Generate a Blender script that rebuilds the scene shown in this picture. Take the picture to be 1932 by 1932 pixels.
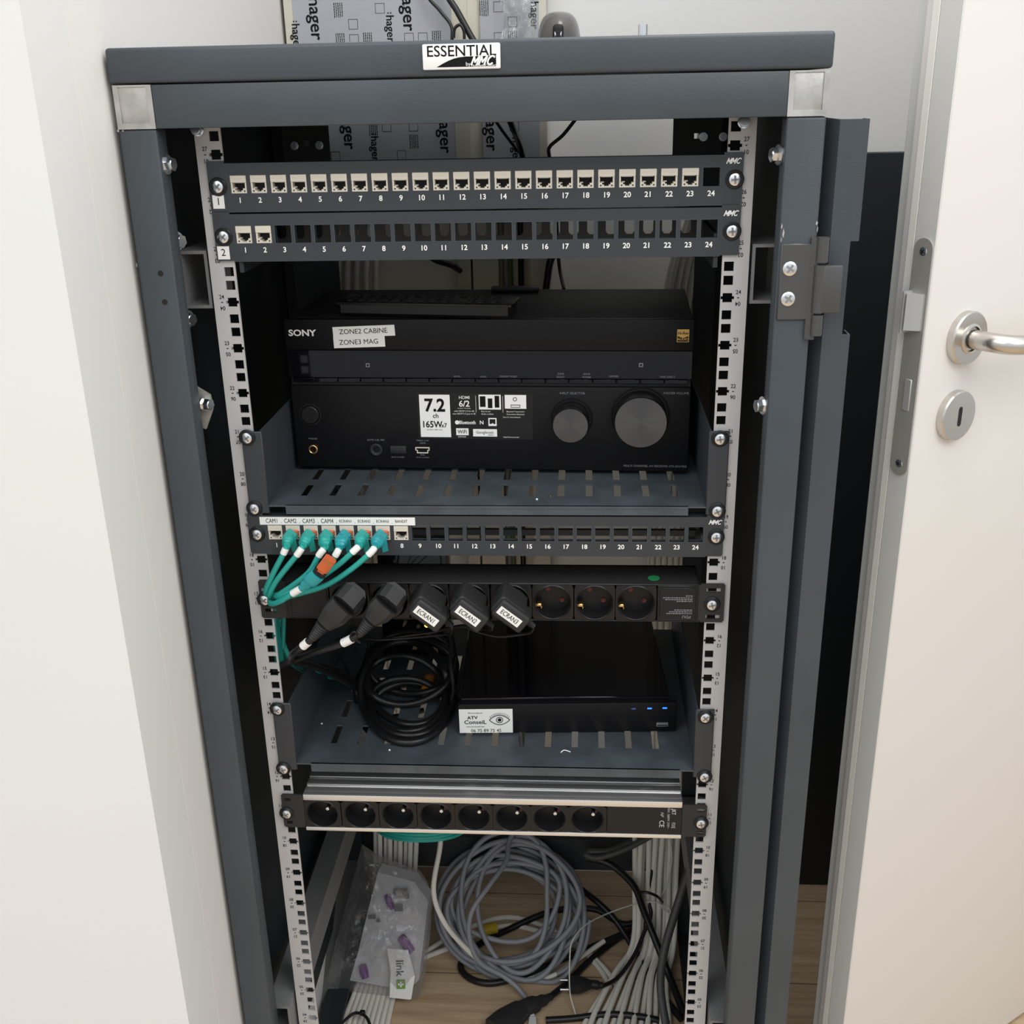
import bpy, bmesh, math, random
from mathutils import Matrix, Vector, noise

for _o in list(bpy.data.objects):
    bpy.data.objects.remove(_o, do_unlink=True)
SC = bpy.context.scene
COL = SC.collection
PI = math.pi

# ------------------------------------------------------------------ camera
CP = Vector((0.099066, -1.018104, 1.248890))
_y, _p, _r = 0.0684288, -0.3691516, 0.0212274
CR = (Matrix.Rotation(_y, 3, 'Z') @ Matrix.Rotation(_p, 3, 'X') @ Matrix.Rotation(_r, 3, 'Y'))
FPX = 2053.934
cam = bpy.data.cameras.new('camera')
cam.sensor_width = 36.0
cam.lens = FPX / 1932 * 36.0
cam.clip_start = 0.02
camo = bpy.data.objects.new('camera', cam)
COL.objects.link(camo)
_right, _fwd, _up = CR.col[0], CR.col[1], CR.col[2]
camo.matrix_world = Matrix(((_right[0], _up[0], -_fwd[0], CP[0]),
                            (_right[1], _up[1], -_fwd[1], CP[1]),
                            (_right[2], _up[2], -_fwd[2], CP[2]),
                            (0, 0, 0, 1)))
SC.camera = camo

# ------------------------------------------------------------------ light, world, exposure
SC.view_settings.view_transform = 'Standard'
SC.view_settings.look = 'None'
SC.view_settings.gamma = 1.0
SC.view_settings.exposure = 0.27
SC.view_settings.use_curve_mapping = False
W = bpy.data.worlds.new('world')
SC.world = W
W.use_nodes = True
_bg = W.node_tree.nodes['Background']
_bg.inputs[1].default_value = 0.74
_tc = W.node_tree.nodes.new('ShaderNodeTexCoord')
_sp = W.node_tree.nodes.new('ShaderNodeSeparateXYZ')
_mr = W.node_tree.nodes.new('ShaderNodeMapRange')
_mr.inputs['From Min'].default_value = -1
_rp = W.node_tree.nodes.new('ShaderNodeValToRGB')
_rp.color_ramp.elements[0].position = 0.25
_rp.color_ramp.elements[0].color = (0.46, 0.45, 0.43, 1)
_rp.color_ramp.elements[1].position = 0.95
_rp.color_ramp.elements[1].color = (1.40, 1.46, 1.50, 1)
_e = _rp.color_ramp.elements.new(0.5)
_e.color = (0.84, 0.87, 0.90, 1)
W.node_tree.links.new(_tc.outputs['Generated'], _sp.inputs[0])
W.node_tree.links.new(_sp.outputs['Z'], _mr.inputs['Value'])
W.node_tree.links.new(_mr.outputs['Result'], _rp.inputs['Fac'])
W.node_tree.links.new(_rp.outputs['Color'], _bg.inputs[0])


def area_light(name, loc, target, sx, sy, power, col):
    l = bpy.data.lights.new(name, 'AREA')
    l.shape = 'RECTANGLE'
    l.size, l.size_y = sx, sy
    l.energy = power
    l.color = col
    o = bpy.data.objects.new(name, l)
    COL.objects.link(o)
    o.location = loc
    d = Vector(target) - Vector(loc)
    o.rotation_euler = d.to_track_quat('-Z', 'Y').to_euler()
    return o


area_light('ceiling_panel_light', (1.15, -1.40, 2.45), (0.1, -0.6, 0.6), 1.2, 1.2, 17, (1.0, 0.97, 0.93))
area_light('ceiling_front_light', (-0.75, -1.45, 2.45), (0.2, -0.5, 0.6), 1.2, 1.2, 9, (1.0, 0.98, 0.95))
area_light('niche_fill_light', (0.45, -0.1, 2.5), (0.45, 0.05, 0), 0.6, 0.6, 8, (1.0, 0.98, 0.95))  # added fill above the niche, brightens the back wall


# ------------------------------------------------------------------ helpers
def at(u, v, y=None, z=None, x=None):
    d = CR @ Vector(((u - 966) / FPX, 1.0, -(v - 966) / FPX))
    if y is not None:
        t = (y - CP[1]) / d[1]
    elif z is not None:
        t = (z - CP[2]) / d[2]
    else:
        t = (x - CP[0]) / d[0]
    return CP + d * t


def XZ(a, b, c):
    return (a, c, b)


def XY(a, b, c):
    return (a, b, c)


def YZ(a, b, c):
    return (c, a, b)


class MB:
    def __init__(self):
        self.v, self.f, self.m, self.cur = [], [], [], 0

    def add(self, vs, fs, M=None):
        o = len(self.v)
        for p in vs:
            p = Vector(p)
            self.v.append(M @ p if M is not None else p)
        for f in fs:
            self.f.append([i + o for i in f])
            self.m.append(self.cur)
        return self

    def box(self, x0, x1, y0, y1, z0, z1, M=None):
        vs = [(x, y, z) for x in (x0, x1) for y in (y0, y1) for z in (z0, z1)]
        return self.add(vs, [(0, 1, 3, 2), (4, 6, 7, 5), (0, 4, 5, 1), (2, 3, 7, 6), (0, 2, 6, 4), (1, 5, 7, 3)], M)

    def rbox(self, x0, x1, y0, y1, z0, z1, r=0.001, seg=2, M=None):
        bm = bmesh.new()
        bmesh.ops.create_cube(bm, size=1.0)
        for v in bm.verts:
            v.co = Vector(((x0 + x1) / 2 + v.co.x * (x1 - x0), (y0 + y1) / 2 + v.co.y * (y1 - y0),
                           (z0 + z1) / 2 + v.co.z * (z1 - z0)))
        bmesh.ops.bevel(bm, geom=bm.edges[:], offset=r, segments=seg, profile=0.5, affect='EDGES')
        bm.verts.index_update()
        self.add([v.co.copy() for v in bm.verts], [[v.index for v in f.verts] for f in bm.faces], M)
        bm.free()
        return self

    def cyl(self, a, b, r0, r1=None, n=24, caps=True, rot=0.0):
        a, b = Vector(a), Vector(b)
        r1 = r0 if r1 is None else r1
        d = (b - a).normalized()
        u = d.orthogonal().normalized()
        if abs(d.y) > 0.9:
            u = Vector((1, 0, 0))
            u = (u - d * u.dot(d)).normalized()
        w = d.cross(u)
        vs = []
        for c, r in ((a, r0), (b, r1)):
            for i in range(n):
                t = 2 * PI * i / n + rot
                vs.append(c + (u * math.cos(t) + w * math.sin(t)) * r)
        fs = [(i, (i + 1) % n, n + (i + 1) % n, n + i) for i in range(n)]
        if caps:
            fs += [list(range(n))[::-1], list(range(n, 2 * n))]
        return self.add(vs, fs)

    def lathe(self, o, d, prof, n=28, M=None):
        """prof: (radius, distance along d)"""
        o, d = Vector(o), Vector(d).normalized()
        u = d.orthogonal().normalized()
        w = d.cross(u)
        vs, fs = [], []
        for r, h in prof:
            for i in range(n):
                t = 2 * PI * i / n
                vs.append(o + d * h + (u * math.cos(t) + w * math.sin(t)) * max(r, 1e-6))
        for k in range(len(prof) - 1):
            for i in range(n):
                j = (i + 1) % n
                fs.append((k * n + i, k * n + j, (k + 1) * n + j, (k + 1) * n + i))
        return self.add(vs, fs, M)

    def tube(self, pts, r, n=8, closed=False, flat=1.0):
        pts = [Vector(p) for p in pts]
        N = len(pts)
        rr = r if isinstance(r, (list, tuple)) else [r] * N
        prev = None
        vs, fs = [], []
        for i in range(N):
            if closed:
                t = pts[(i + 1) % N] - pts[i - 1]
            else:
                t = pts[min(i + 1, N - 1)] - pts[max(i - 1, 0)]
            if t.length < 1e-9:
                t = Vector((0, 0, 1))
            t.normalize()
            if prev is None:
                u = t.orthogonal().normalized()
            else:
                u = prev - t * prev.dot(t)
                u = u.normalized() if u.length > 1e-6 else t.orthogonal().normalized()
            prev = u
            w = t.cross(u)
            for k in range(n):
                a = 2 * PI * k / n
                vs.append(pts[i] + u * math.cos(a) * rr[i] + w * math.sin(a) * rr[i] * flat)
        for i in range(N - 1 if not closed else N):
            j = (i + 1) % N
            for k in range(n):
                l = (k + 1) % n
                fs.append((i * n + k, i * n + l, j * n + l, j * n + k))
        if not closed:
            fs += [list(range(n))[::-1], list(range((N - 1) * n, N * n))]
        return self.add(vs, fs)

    def prism(self, poly, c0, c1, mp=XZ, M=None):
        n = len(poly)
        vs = [mp(a, b, c0) for a, b in poly] + [mp(a, b, c1) for a, b in poly]
        fs = [list(range(n)), list(range(n, 2 * n))[::-1]] + [(i, (i + 1) % n, n + (i + 1) % n, n + i) for i in range(n)]
        return self.add(vs, fs, M)

    def plate(self, solids, holes, c0, c1, mp=XZ, M=None):
        """cells of a grid: rectangles (a0,a1,b0,b1) minus holes, c0..c1 thick"""
        A = sorted({round(q, 6) for s in solids + holes for q in s[:2]})
        B = sorted({round(q, 6) for s in solids + holes for q in s[2:]})
        na, nb = len(A) - 1, len(B) - 1
        g = [[False] * nb for _ in range(na)]

        def mark(s, val):
            i0, i1 = A.index(round(s[0], 6)), A.index(round(s[1], 6))
            j0, j1 = B.index(round(s[2], 6)), B.index(round(s[3], 6))
            for i in range(i0, i1):
                for j in range(j0, j1):
                    g[i][j] = val
        for s in solids:
            mark(s, True)
        for s in holes:
            mark(s, False)
        idx, vs, fs = {}, [], []

        def V(i, j, k):
            key = (i, j, k)
            if key not in idx:
                idx[key] = len(vs)
                vs.append(mp(A[i], B[j], (c0, c1)[k]))
            return idx[key]
        ok = lambda i, j: 0 <= i < na and 0 <= j < nb and g[i][j]
        for i in range(na):
            for j in range(nb):
                if not g[i][j]:
                    continue
                fs.append((V(i, j, 0), V(i + 1, j, 0), V(i + 1, j + 1, 0), V(i, j + 1, 0)))
                fs.append((V(i, j, 1), V(i, j + 1, 1), V(i + 1, j + 1, 1), V(i + 1, j, 1)))
                if not ok(i - 1, j):
                    fs.append((V(i, j, 0), V(i, j + 1, 0), V(i, j + 1, 1), V(i, j, 1)))
                if not ok(i + 1, j):
                    fs.append((V(i + 1, j, 0), V(i + 1, j, 1), V(i + 1, j + 1, 1), V(i + 1, j + 1, 0)))
                if not ok(i, j - 1):
                    fs.append((V(i, j, 0), V(i, j, 1), V(i + 1, j, 1), V(i + 1, j, 0)))
                if not ok(i, j + 1):
                    fs.append((V(i, j + 1, 0), V(i + 1, j + 1, 0), V(i + 1, j + 1, 1), V(i, j + 1, 1)))
        return self.add(vs, fs, M)

    def text(self, s, size, M, bold=0.0, align='CENTER', shear=0.0, sx=1.0, extr=0.0):
        c = bpy.data.curves.new('t', 'FONT')
        c.body = s
        c.size = 1.0
        c.align_x = align
        c.align_y = 'CENTER'
        c.offset = bold
        c.shear = shear
        c.resolution_u = 3
        c.fill_mode = 'FRONT' if extr == 0 else 'BOTH'
        c.extrude = extr
        o = bpy.data.objects.new('t', c)
        me = o.to_mesh()
        S = Matrix.Diagonal((size * sx, size, size, 1))
        self.add([v.co.copy() for v in me.vertices], [list(p.vertices) for p in me.polygons], M @ S)
        o.to_mesh_clear()
        bpy.data.objects.remove(o)
        bpy.data.curves.remove(c)
        return self

    def mesh(self, name, mats, L=None, smooth=True, recalc=True):
        me = bpy.data.meshes.new(name)
        L = Vector(L) if L is not None else Vector((0, 0, 0))
        me.from_pydata([p - L for p in self.v], [], self.f)
        if not isinstance(mats, (list, tuple)):
            mats = [mats]
        for m in mats:
            me.materials.append(m)
        for p, i in zip(me.polygons, self.m):
            p.material_index = i
        if recalc:
            bm = bmesh.new()
            bm.from_mesh(me)
            bmesh.ops.recalc_face_normals(bm, faces=bm.faces[:])
            bm.to_mesh(me)
            bm.free()
        if smooth:
            me.polygons.foreach_set('use_smooth', [True] * len(me.polygons))
            me.set_sharp_from_angle(angle=math.radians(38))
        me.update()
        return me


def root_of(o):
    while o.parent is not None:
        o = o.parent
    return o


def obj(name, mb, mats, parent=None, world=True, smooth=True, recalc=True, label=None):
    """one mesh object; coordinates are world ones unless world=False (then the thing's own frame)"""
    L = None
    if parent is not None and world:
        L = root_of(parent).location
    me = mb.mesh(name, mats, L, smooth, recalc)
    o = bpy.data.objects.new(name, me)
    COL.objects.link(o)
    if parent is not None:
        o.parent = parent
    if label:
        o['label'] = label
    return o


def inst(name, me, parent, loc, rot=(0, 0, 0), world=True, label=None):
    o = bpy.data.objects.new(name, me)
    COL.objects.link(o)
    o.parent = parent
    l = Vector(loc)
    if world:
        l = l - root_of(parent).location
    o.location = l
    o.rotation_euler = rot
    if label:
        o['label'] = label
    return o


def thing(name, label, cat, loc=(0, 0, 0), rz=0.0, group=None):
    o = bpy.data.objects.new(name, None)
    o.empty_display_size = 0.02
    COL.objects.link(o)
    o.location = loc
    o.rotation_euler = (0, 0, rz)
    return tag(o, label, cat, group)


def tag(o, label, cat, group=None):
    o['label'] = label
    o['category'] = cat
    if group:
        o['group'] = group
    return o


def struct(name, mb, mats, label=None, cat=None, **k):
    o = obj(name, mb, mats, **k)
    o['kind'] = 'structure'
    if label:
        o['label'] = label
        o['category'] = cat or name.split('_')[0]
    return o


def F(x, y, z, ang=0.0):
    """text frame on a surface that faces the front (-y)"""
    return Matrix.Translation((x, y, z)) @ Matrix.Rotation(PI / 2, 4, 'X') @ Matrix.Rotation(ang, 4, 'Z')


def spline(pts, k=8, closed=False):
    pts = [Vector(p) for p in pts]
    out = []
    N = len(pts)
    for i in range(N if closed else N - 1):
        if closed:
            p0, p1, p2, p3 = pts[i - 1], pts[i], pts[(i + 1) % N], pts[(i + 2) % N]
        else:
            p0, p1, p2, p3 = pts[max(i - 1, 0)], pts[i], pts[i + 1], pts[min(i + 2, N - 1)]
        for j in range(k):
            t = j / k
            out.append(0.5 * ((2 * p1) + (-p0 + p2) * t + (2 * p0 - 5 * p1 + 4 * p2 - p3) * t * t
                              + (-p0 + 3 * p1 - 3 * p2 + p3) * t ** 3))
    if not closed:
        out.append(pts[-1])
    return out


def strokes(mb, polys, w, M):
    """flat pen strokes: lists of (x, y) in the text frame M"""
    lift = 0.0
    for pl in polys:
        for (xa, ya), (xb, yb) in zip(pl[:-1], pl[1:]):
            d = Vector((xb - xa, yb - ya, 0))
            e = d.normalized() * w * 0.35
            n = Vector((-d.y, d.x, 0)).normalized() * w / 2
            lift += 1.5e-5
            a, b = Vector((xa, ya, lift)) - e, Vector((xb, yb, lift)) + e
            mb.add([a - n, b - n, b + n, a + n], [(0, 1, 2, 3)], M)
    return mb


def mmc(mb, h, M):
    """slanted three-letter maker mark, centred, letter height h"""
    sh = 0.42
    pls = []
    for x0 in (-1.42, -0.46):
        pls.append([(x0, 0), (x0, 1), (x0 + 0.35, 0.30), (x0 + 0.70, 1), (x0 + 0.70, 0)])
    pls.append([(0.93 + 0.40 * math.cos(t), 0.5 + 0.5 * math.sin(t)) for t in [0.8 + (2 * PI - 1.6) * k / 10 for k in range(11)]])
    pls = [[((x + sh * (y - 0.5)) * h, (y - 0.5) * h) for x, y in pl] for pl in pls]
    return strokes(mb, pls, h * 0.21, M)


# ------------------------------------------------------------------ materials
def mat(name, col, rough=0.5, metal=0.0, bump=0.0, bscale=300.0, var=0.0, vscale=6.0, spec=0.5, emit=None, estr=0.0,
        coat=0.0, aniso=None, bdist=0.001):
    m = bpy.data.materials.new(name)
    m.use_nodes = True
    nt = m.node_tree
    b = nt.nodes['Principled BSDF']
    b.inputs['Base Color'].default_value = (*col, 1)
    b.inputs['Roughness'].default_value = rough
    b.inputs['Metallic'].default_value = metal
    b.inputs['Specular IOR Level'].default_value = spec
    if coat:
        b.inputs['Coat Weight'].default_value = coat
        b.inputs['Coat Roughness'].default_value = 0.08
    if emit:
        b.inputs['Emission Color'].default_value = (*emit, 1)
        b.inputs['Emission Strength'].default_value = estr
    tc = None
    if bump or var:
        tc = nt.nodes.new('ShaderNodeTexCoord')
    if bump:
        n = nt.nodes.new('ShaderNodeTexNoise')
        n.inputs['Scale'].default_value = bscale
        n.inputs['Detail'].default_value = 3
        nt.links.new(tc.outputs['Object'], n.inputs['Vector'])
        bp = nt.nodes.new('ShaderNodeBump')
        bp.inputs['Strength'].default_value = bump
        bp.inputs['Distance'].default_value = bdist
        nt.links.new(n.outputs['Fac'], bp.inputs['Height'])
        nt.links.new(bp.outputs['Normal'], b.inputs['Normal'])
    if var:
        n2 = nt.nodes.new('ShaderNodeTexNoise')
        n2.inputs['Scale'].default_value = vscale
        n2.inputs['Detail'].default_value = 5
        nt.links.new(tc.outputs['Object'], n2.inputs['Vector'])
        r = nt.nodes.new('ShaderNodeMapRange')
        r.inputs['From Min'].default_value = 0.3
        r.inputs['From Max'].default_value = 0.7
        r.inputs['To Min'].default_value = 1 - var
        r.inputs['To Max'].default_value = 1 + var
        nt.links.new(n2.outputs['Fac'], r.inputs['Value'])
        mx = nt.nodes.new('ShaderNodeVectorMath')
        mx.operation = 'SCALE'
        mx.inputs[0].default_value = col
        nt.links.new(r.outputs['Result'], mx.inputs['Scale'])
        nt.links.new(mx.outputs['Vector'], b.inputs['Base Color'])
    return m


def wood_mat():
    m = mat('oak laminate', (0.3, 0.22, 0.15), 0.45)
    nt = m.node_tree
    b = nt.nodes['Principled BSDF']
    tc = nt.nodes.new('ShaderNodeTexCoord')
    mp = nt.nodes.new('ShaderNodeMapping')
    mp.inputs['Scale'].default_value = (3.0, 42.0, 1.0)
    nt.links.new(tc.outputs['Object'], mp.inputs['Vector'])
    n = nt.nodes.new('ShaderNodeTexNoise')
    n.inputs['Scale'].default_value = 1.6
    n.inputs['Detail'].default_value = 8
    n.inputs['Roughness'].default_value = 0.65
    nt.links.new(mp.outputs['Vector'], n.inputs['Vector'])
    br = nt.nodes.new('ShaderNodeTexBrick')
    br.inputs['Scale'].default_value = 1.0
    br.inputs['Brick Width'].default_value = 1.2
    br.inputs['Row Height'].default_value = 0.19
    br.inputs['Mortar Size'].default_value = 0.0012
    br.inputs['Color1'].default_value = (0.92, 0.92, 0.92, 1)
    br.inputs['Color2'].default_value = (1.08, 1.08, 1.08, 1)
    br.inputs['Mortar'].default_value = (0.35, 0.33, 0.3, 1)
    mp2 = nt.nodes.new('ShaderNodeMapping')
    mp2.inputs['Location'].default_value = (0.3, 0.035, 0)
    nt.links.new(tc.outputs['Object'], mp2.inputs['Vector'])
    nt.links.new(mp2.outputs['Vector'], br.inputs['Vector'])
    cr = nt.nodes.new('ShaderNodeValToRGB')
    cr.color_ramp.elements[0].position = 0.3
    cr.color_ramp.elements[0].color = (0.40, 0.28, 0.17, 1)
    cr.color_ramp.elements[1].position = 0.72
    cr.color_ramp.elements[1].color = (0.66, 0.50, 0.33, 1)
    nt.links.new(n.outputs['Fac'], cr.inputs['Fac'])
    mx = nt.nodes.new('ShaderNodeMix')
    mx.data_type = 'RGBA'
    mx.blend_type = 'MULTIPLY'
    mx.inputs['Factor'].default_value = 1.0
    nt.links.new(cr.outputs['Color'], mx.inputs['A'])
    nt.links.new(br.outputs['Color'], mx.inputs['B'])
    nt.links.new(mx.outputs['Result'], b.inputs['Base Color'])
    return m


def clear_mat(name, tint=(0.93, 0.94, 0.95), gloss=0.12, rough=0.18, bscale=40):
    """thin clear plastic film: see-through with glossy creases"""
    m = bpy.data.materials.new(name)
    m.use_nodes = True
    nt = m.node_tree
    nt.nodes.remove(nt.nodes['Principled BSDF'])
    out = nt.nodes['Material Output']
    tr = nt.nodes.new('ShaderNodeBsdfTransparent')
    tr.inputs[0].default_value = (*tint, 1)
    gl = nt.nodes.new('ShaderNodeBsdfGlossy')
    gl.inputs['Roughness'].default_value = rough
    df = nt.nodes.new('ShaderNodeBsdfDiffuse')
    df.inputs[0].default_value = (0.8, 0.8, 0.82, 1)
    lw = nt.nodes.new('ShaderNodeLayerWeight')
    lw.inputs['Blend'].default_value = 0.35
    ma = nt.nodes.new('ShaderNodeMath')
    ma.operation = 'MULTIPLY_ADD'
    ma.inputs[1].default_value = 0.45
    ma.inputs[2].default_value = gloss
    nt.links.new(lw.outputs['Facing'], ma.inputs[0])
    mx0 = nt.nodes.new('ShaderNodeMixShader')
    mx0.inputs[0].default_value = 0.35
    nt.links.new(gl.outputs[0], mx0.inputs[1])
    nt.links.new(df.outputs[0], mx0.inputs[2])
    mx = nt.nodes.new('ShaderNodeMixShader')
    nt.links.new(ma.outputs[0], mx.inputs[0])
    nt.links.new(tr.outputs[0], mx.inputs[1])
    nt.links.new(mx0.outputs[0], mx.inputs[2])
    tc = nt.nodes.new('ShaderNodeTexCoord')
    n = nt.nodes.new('ShaderNodeTexNoise')
    n.inputs['Scale'].default_value = bscale
    n.inputs['Detail'].default_value = 4
    nt.links.new(tc.outputs['Object'], n.inputs['Vector'])
    bp = nt.nodes.new('ShaderNodeBump')
    bp.inputs['Strength'].default_value = 0.9
    bp.inputs['Distance'].default_value = 0.01
    nt.links.new(n.outputs['Fac'], bp.inputs['Height'])
    nt.links.new(bp.outputs['Normal'], gl.inputs['Normal'])
    nt.links.new(bp.outputs['Normal'], lw.inputs['Normal'])
    nt.links.new(mx.outputs[0], out.inputs['Surface'])
    return m


M_wall = mat('white wall paint', (0.735, 0.735, 0.725), 0.75, bump=0.12, bscale=160, var=0.015, vscale=2)
M_wall2 = mat('grey white wall paint', (0.76, 0.76, 0.745), 0.75, bump=0.1, bscale=160, var=0.02, vscale=2)
M_filler = mat('skim filler', (0.75, 0.735, 0.715), 0.8, bump=0.1, bscale=160)
M_floor = wood_mat()
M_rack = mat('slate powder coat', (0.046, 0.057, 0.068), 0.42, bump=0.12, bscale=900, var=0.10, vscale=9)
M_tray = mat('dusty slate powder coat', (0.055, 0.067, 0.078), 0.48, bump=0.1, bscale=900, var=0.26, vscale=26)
M_rackin = mat('shade-darkened powder coat', (0.016, 0.019, 0.023), 0.55, var=0.1, vscale=8)  # darker copy of the slate coat, interior shade put into the colour
M_sheet = mat('dark blue grey sheet', (0.012, 0.018, 0.023), 0.5, var=0.05)
M_panel = mat('charcoal panel paint', (0.030, 0.034, 0.041), 0.42, bump=0.06, bscale=900)
M_rail = mat('light grey rail', (0.46, 0.45, 0.45), 0.5, var=0.04, vscale=15)
M_alloy = mat('die cast zinc', (0.50, 0.49, 0.47), 0.38, metal=0.75, bump=0.15, bscale=220, var=0.18, vscale=60)
M_zinc = mat('zinc plated steel', (0.78, 0.80, 0.83), 0.22, metal=1.0)
M_galv = mat('grey steel', (0.24, 0.24, 0.245), 0.45, metal=0.3, var=0.08, vscale=20)
M_hinge = mat('hinge steel', (0.075, 0.075, 0.076), 0.36, metal=0.3, bump=0.04, bscale=400)
M_black = mat('black plastic', (0.010, 0.010, 0.011), 0.36, spec=0.3)
M_blackrough = mat('textured black plastic', (0.022, 0.022, 0.023), 0.5, spec=0.35, bump=0.15, bscale=700)
M_void = mat('black cavity', (0.004, 0.004, 0.005), 0.7)
M_gloss = mat('gloss black', (0.004, 0.004, 0.006), 0.06, spec=0.35)
M_cream = mat('cream jack plastic', (0.66, 0.62, 0.53), 0.45)
M_white = mat('white print', (0.85, 0.85, 0.84), 0.55)
M_label = mat('white label', (0.80, 0.80, 0.78), 0.45)
M_ink = mat('black ink', (0.010, 0.010, 0.011), 0.7, spec=0.1)
M_inkgrey = mat('grey print', (0.20, 0.20, 0.21), 0.6)
M_inkmid = mat('pale grey print', (0.42, 0.42, 0.43), 0.6)
M_teal = mat('teal cable', (0.022, 0.36, 0.31), 0.42)
M_tealdark = mat('turquoise boot', (0.02, 0.31, 0.34), 0.38)
M_orange = mat('orange plug', (0.55, 0.11, 0.03), 0.3)
M_cable = mat('black cable', (0.009, 0.009, 0.010), 0.34, spec=0.4)
M_cablegrey = mat('grey cable', (0.245, 0.25, 0.275), 0.45)
M_cabledark = mat('dark grey flex', (0.055, 0.055, 0.056), 0.5)
M_cablewhite = mat('cream white cable', (0.74, 0.715, 0.65), 0.5)
M_string = mat('white cord', (0.62, 0.60, 0.56), 0.6)
M_gold = mat('brass', (0.75, 0.50, 0.22), 0.25, metal=1.0)
M_red = mat('dark red shutter', (0.10, 0.012, 0.010), 0.45)
M_alu = mat('brushed aluminium', (0.80, 0.80, 0.80), 0.36, metal=0.9)
M_aludark = mat('anodised aluminium', (0.30, 0.30, 0.31), 0.35, metal=0.9)
M_steel = mat('brushed stainless', (0.62, 0.59, 0.55), 0.27, metal=1.0)
M_lockp = mat('satin nickel plate', (0.46, 0.45, 0.41), 0.45, metal=0.5)
M_latch = mat('grey latch', (0.46, 0.46, 0.46), 0.4, metal=0.35)
M_door = mat('white door laminate', (0.69, 0.665, 0.64), 0.42, bump=0.03, bscale=80)
M_dooredge = mat('white door edge', (0.78, 0.77, 0.72), 0.45)
M_doorrebate = mat('grey white edge band', (0.62, 0.62, 0.60), 0.45)
M_green = mat('green dot', (0.015, 0.22, 0.07), 0.5)
M_film = mat('grey protective film', (0.40, 0.415, 0.45), 0.3, var=0.04)
M_duct = mat('cream trunking', (0.62, 0.59, 0.50), 0.45)
M_goldlogo = mat('gold sticker', (0.55, 0.33, 0.08), 0.4)
M_knob = mat('spun black metal', (0.11, 0.11, 0.115), 0.30, metal=0.95)
_tg = M_knob.node_tree.nodes.new('ShaderNodeTangent')
_tg.direction_type = 'RADIAL'
_tg.axis = 'Y'
M_knob.node_tree.nodes['Principled BSDF'].inputs['Anisotropic'].default_value = 0.85
M_knob.node_tree.links.new(_tg.outputs[0], M_knob.node_tree.nodes['Principled BSDF'].inputs['Tangent'])
M_receiver = mat('matte black panel', (0.0065, 0.0065, 0.0075), 0.42, spec=0.2)
M_rectop = mat('charcoal lid', (0.026, 0.026, 0.027), 0.6, spec=0.3, bump=0.05, bscale=900)
M_blue = mat('blue led', (0.02, 0.1, 0.6), 0.4, emit=(0.02, 0.16, 1.0), estr=2.0)
M_bluedim = mat('dim blue led', (0.02, 0.04, 0.15), 0.4, emit=(0.05, 0.08, 0.3), estr=0.4)
M_amber = mat('amber led and reflection', (0.8, 0.4, 0.05), 0.4, emit=(1.0, 0.50, 0.06), estr=3.0)
M_purple = mat('purple plastic', (0.17, 0.03, 0.24), 0.4)
M_whitepl = mat('white plastic', (0.60, 0.60, 0.61), 0.45)
M_greenlogo = mat('green print', (0.16, 0.32, 0.05), 0.5)
M_yellow = mat('yellow tag', (0.55, 0.38, 0.02), 0.5)
M_bag = clear_mat('clear bag film', (0.90, 0.90, 0.91), 0.12, 0.14, 45)
M_wrap = clear_mat('clear wrap film', (0.95, 0.95, 0.95), 0.15, 0.12, 60)
M_mouse = mat('grey mouse plastic', (0.085, 0.083, 0.08), 0.25, coat=0.2)
M_greenwire = mat('green wire', (0.10, 0.14, 0.06), 0.5)
M_slateplate = mat('dull grey plate', (0.075, 0.075, 0.072), 0.55, var=0.15, vscale=10)

# ------------------------------------------------------------------ setting
FZ = -0.08           # floor level
BY = 0.60            # back wall
struct('floor', MB().box(-2.2, 2.6, -2.6, 0.75, FZ - 0.05, FZ), M_floor, 'oak laminate floor', 'floor', smooth=False)
struct('wall_back', MB().box(-0.304, 2.6, BY, BY + 0.1, FZ, 2.6), M_wall2, 'grey white wall behind the rack', 'wall', smooth=False)
wl = struct('wall_left', MB().box(-2.2, -0.304, -0.1825, BY + 0.1, FZ, 2.6), M_wall,
            'white wall corner beside the rack', 'wall', smooth=False)
obj('filler_strip', MB().box(-0.304, -0.30388, -0.110, 0.58, FZ, 2.6), M_filler, wl, label='paler skimmed filler strip', smooth=False)

# ------------------------------------------------------------------ room door (open, latch edge towards the rack)
DA = math.radians(36)
dr = thing('door_1', 'white room door standing open, with lever handle and lock edge', 'door', (0.4179, 0.06, FZ), DA)
dr['kind'] = 'structure'
DT = 0.020
# door frame: local x runs along the face away from the latch edge, local -y is the face with the handle
obj('door_leaf', MB().rbox(0.0, 0.83, -DT, DT, 0.008, 2.04, 0.0015), M_door, dr, world=False)
ed = MB()
ed.cur = 0
ed.rbox(-0.0012, 0.0005, -DT + 0.0005, 0.004, 0.008, 2.04, 0.0004, 1)
ed.cur = 1
ed.rbox(-0.0012, 0.0005, 0.0045, 0.0125, 0.008, 2.04, 0.0004, 1)
obj('edge_band', ed, [M_doorrebate, M_dooredge], dr, world=False, label='white edge banding')
ed = MB().rbox(0.006, 0.03, 0.0125, 0.034, 0.008, 2.04, 0.002, 1)
obj('rebate', ed, M_doorrebate, dr, world=False)


def rounded_plate_x(mb, yc, hw, z0, z1, x0, x1, n=12):
    pts = []
    for i in range(n + 1):
        a = PI * i / n
        pts.append((yc + hw * math.cos(a), z1 - hw + hw * math.sin(a)))
    for i in range(n + 1):
        a = PI + PI * i / n
        pts.append((yc + hw * math.cos(a), z0 + hw + hw * math.sin(a)))
    return mb.prism(pts, x0, x1, YZ)


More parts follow.
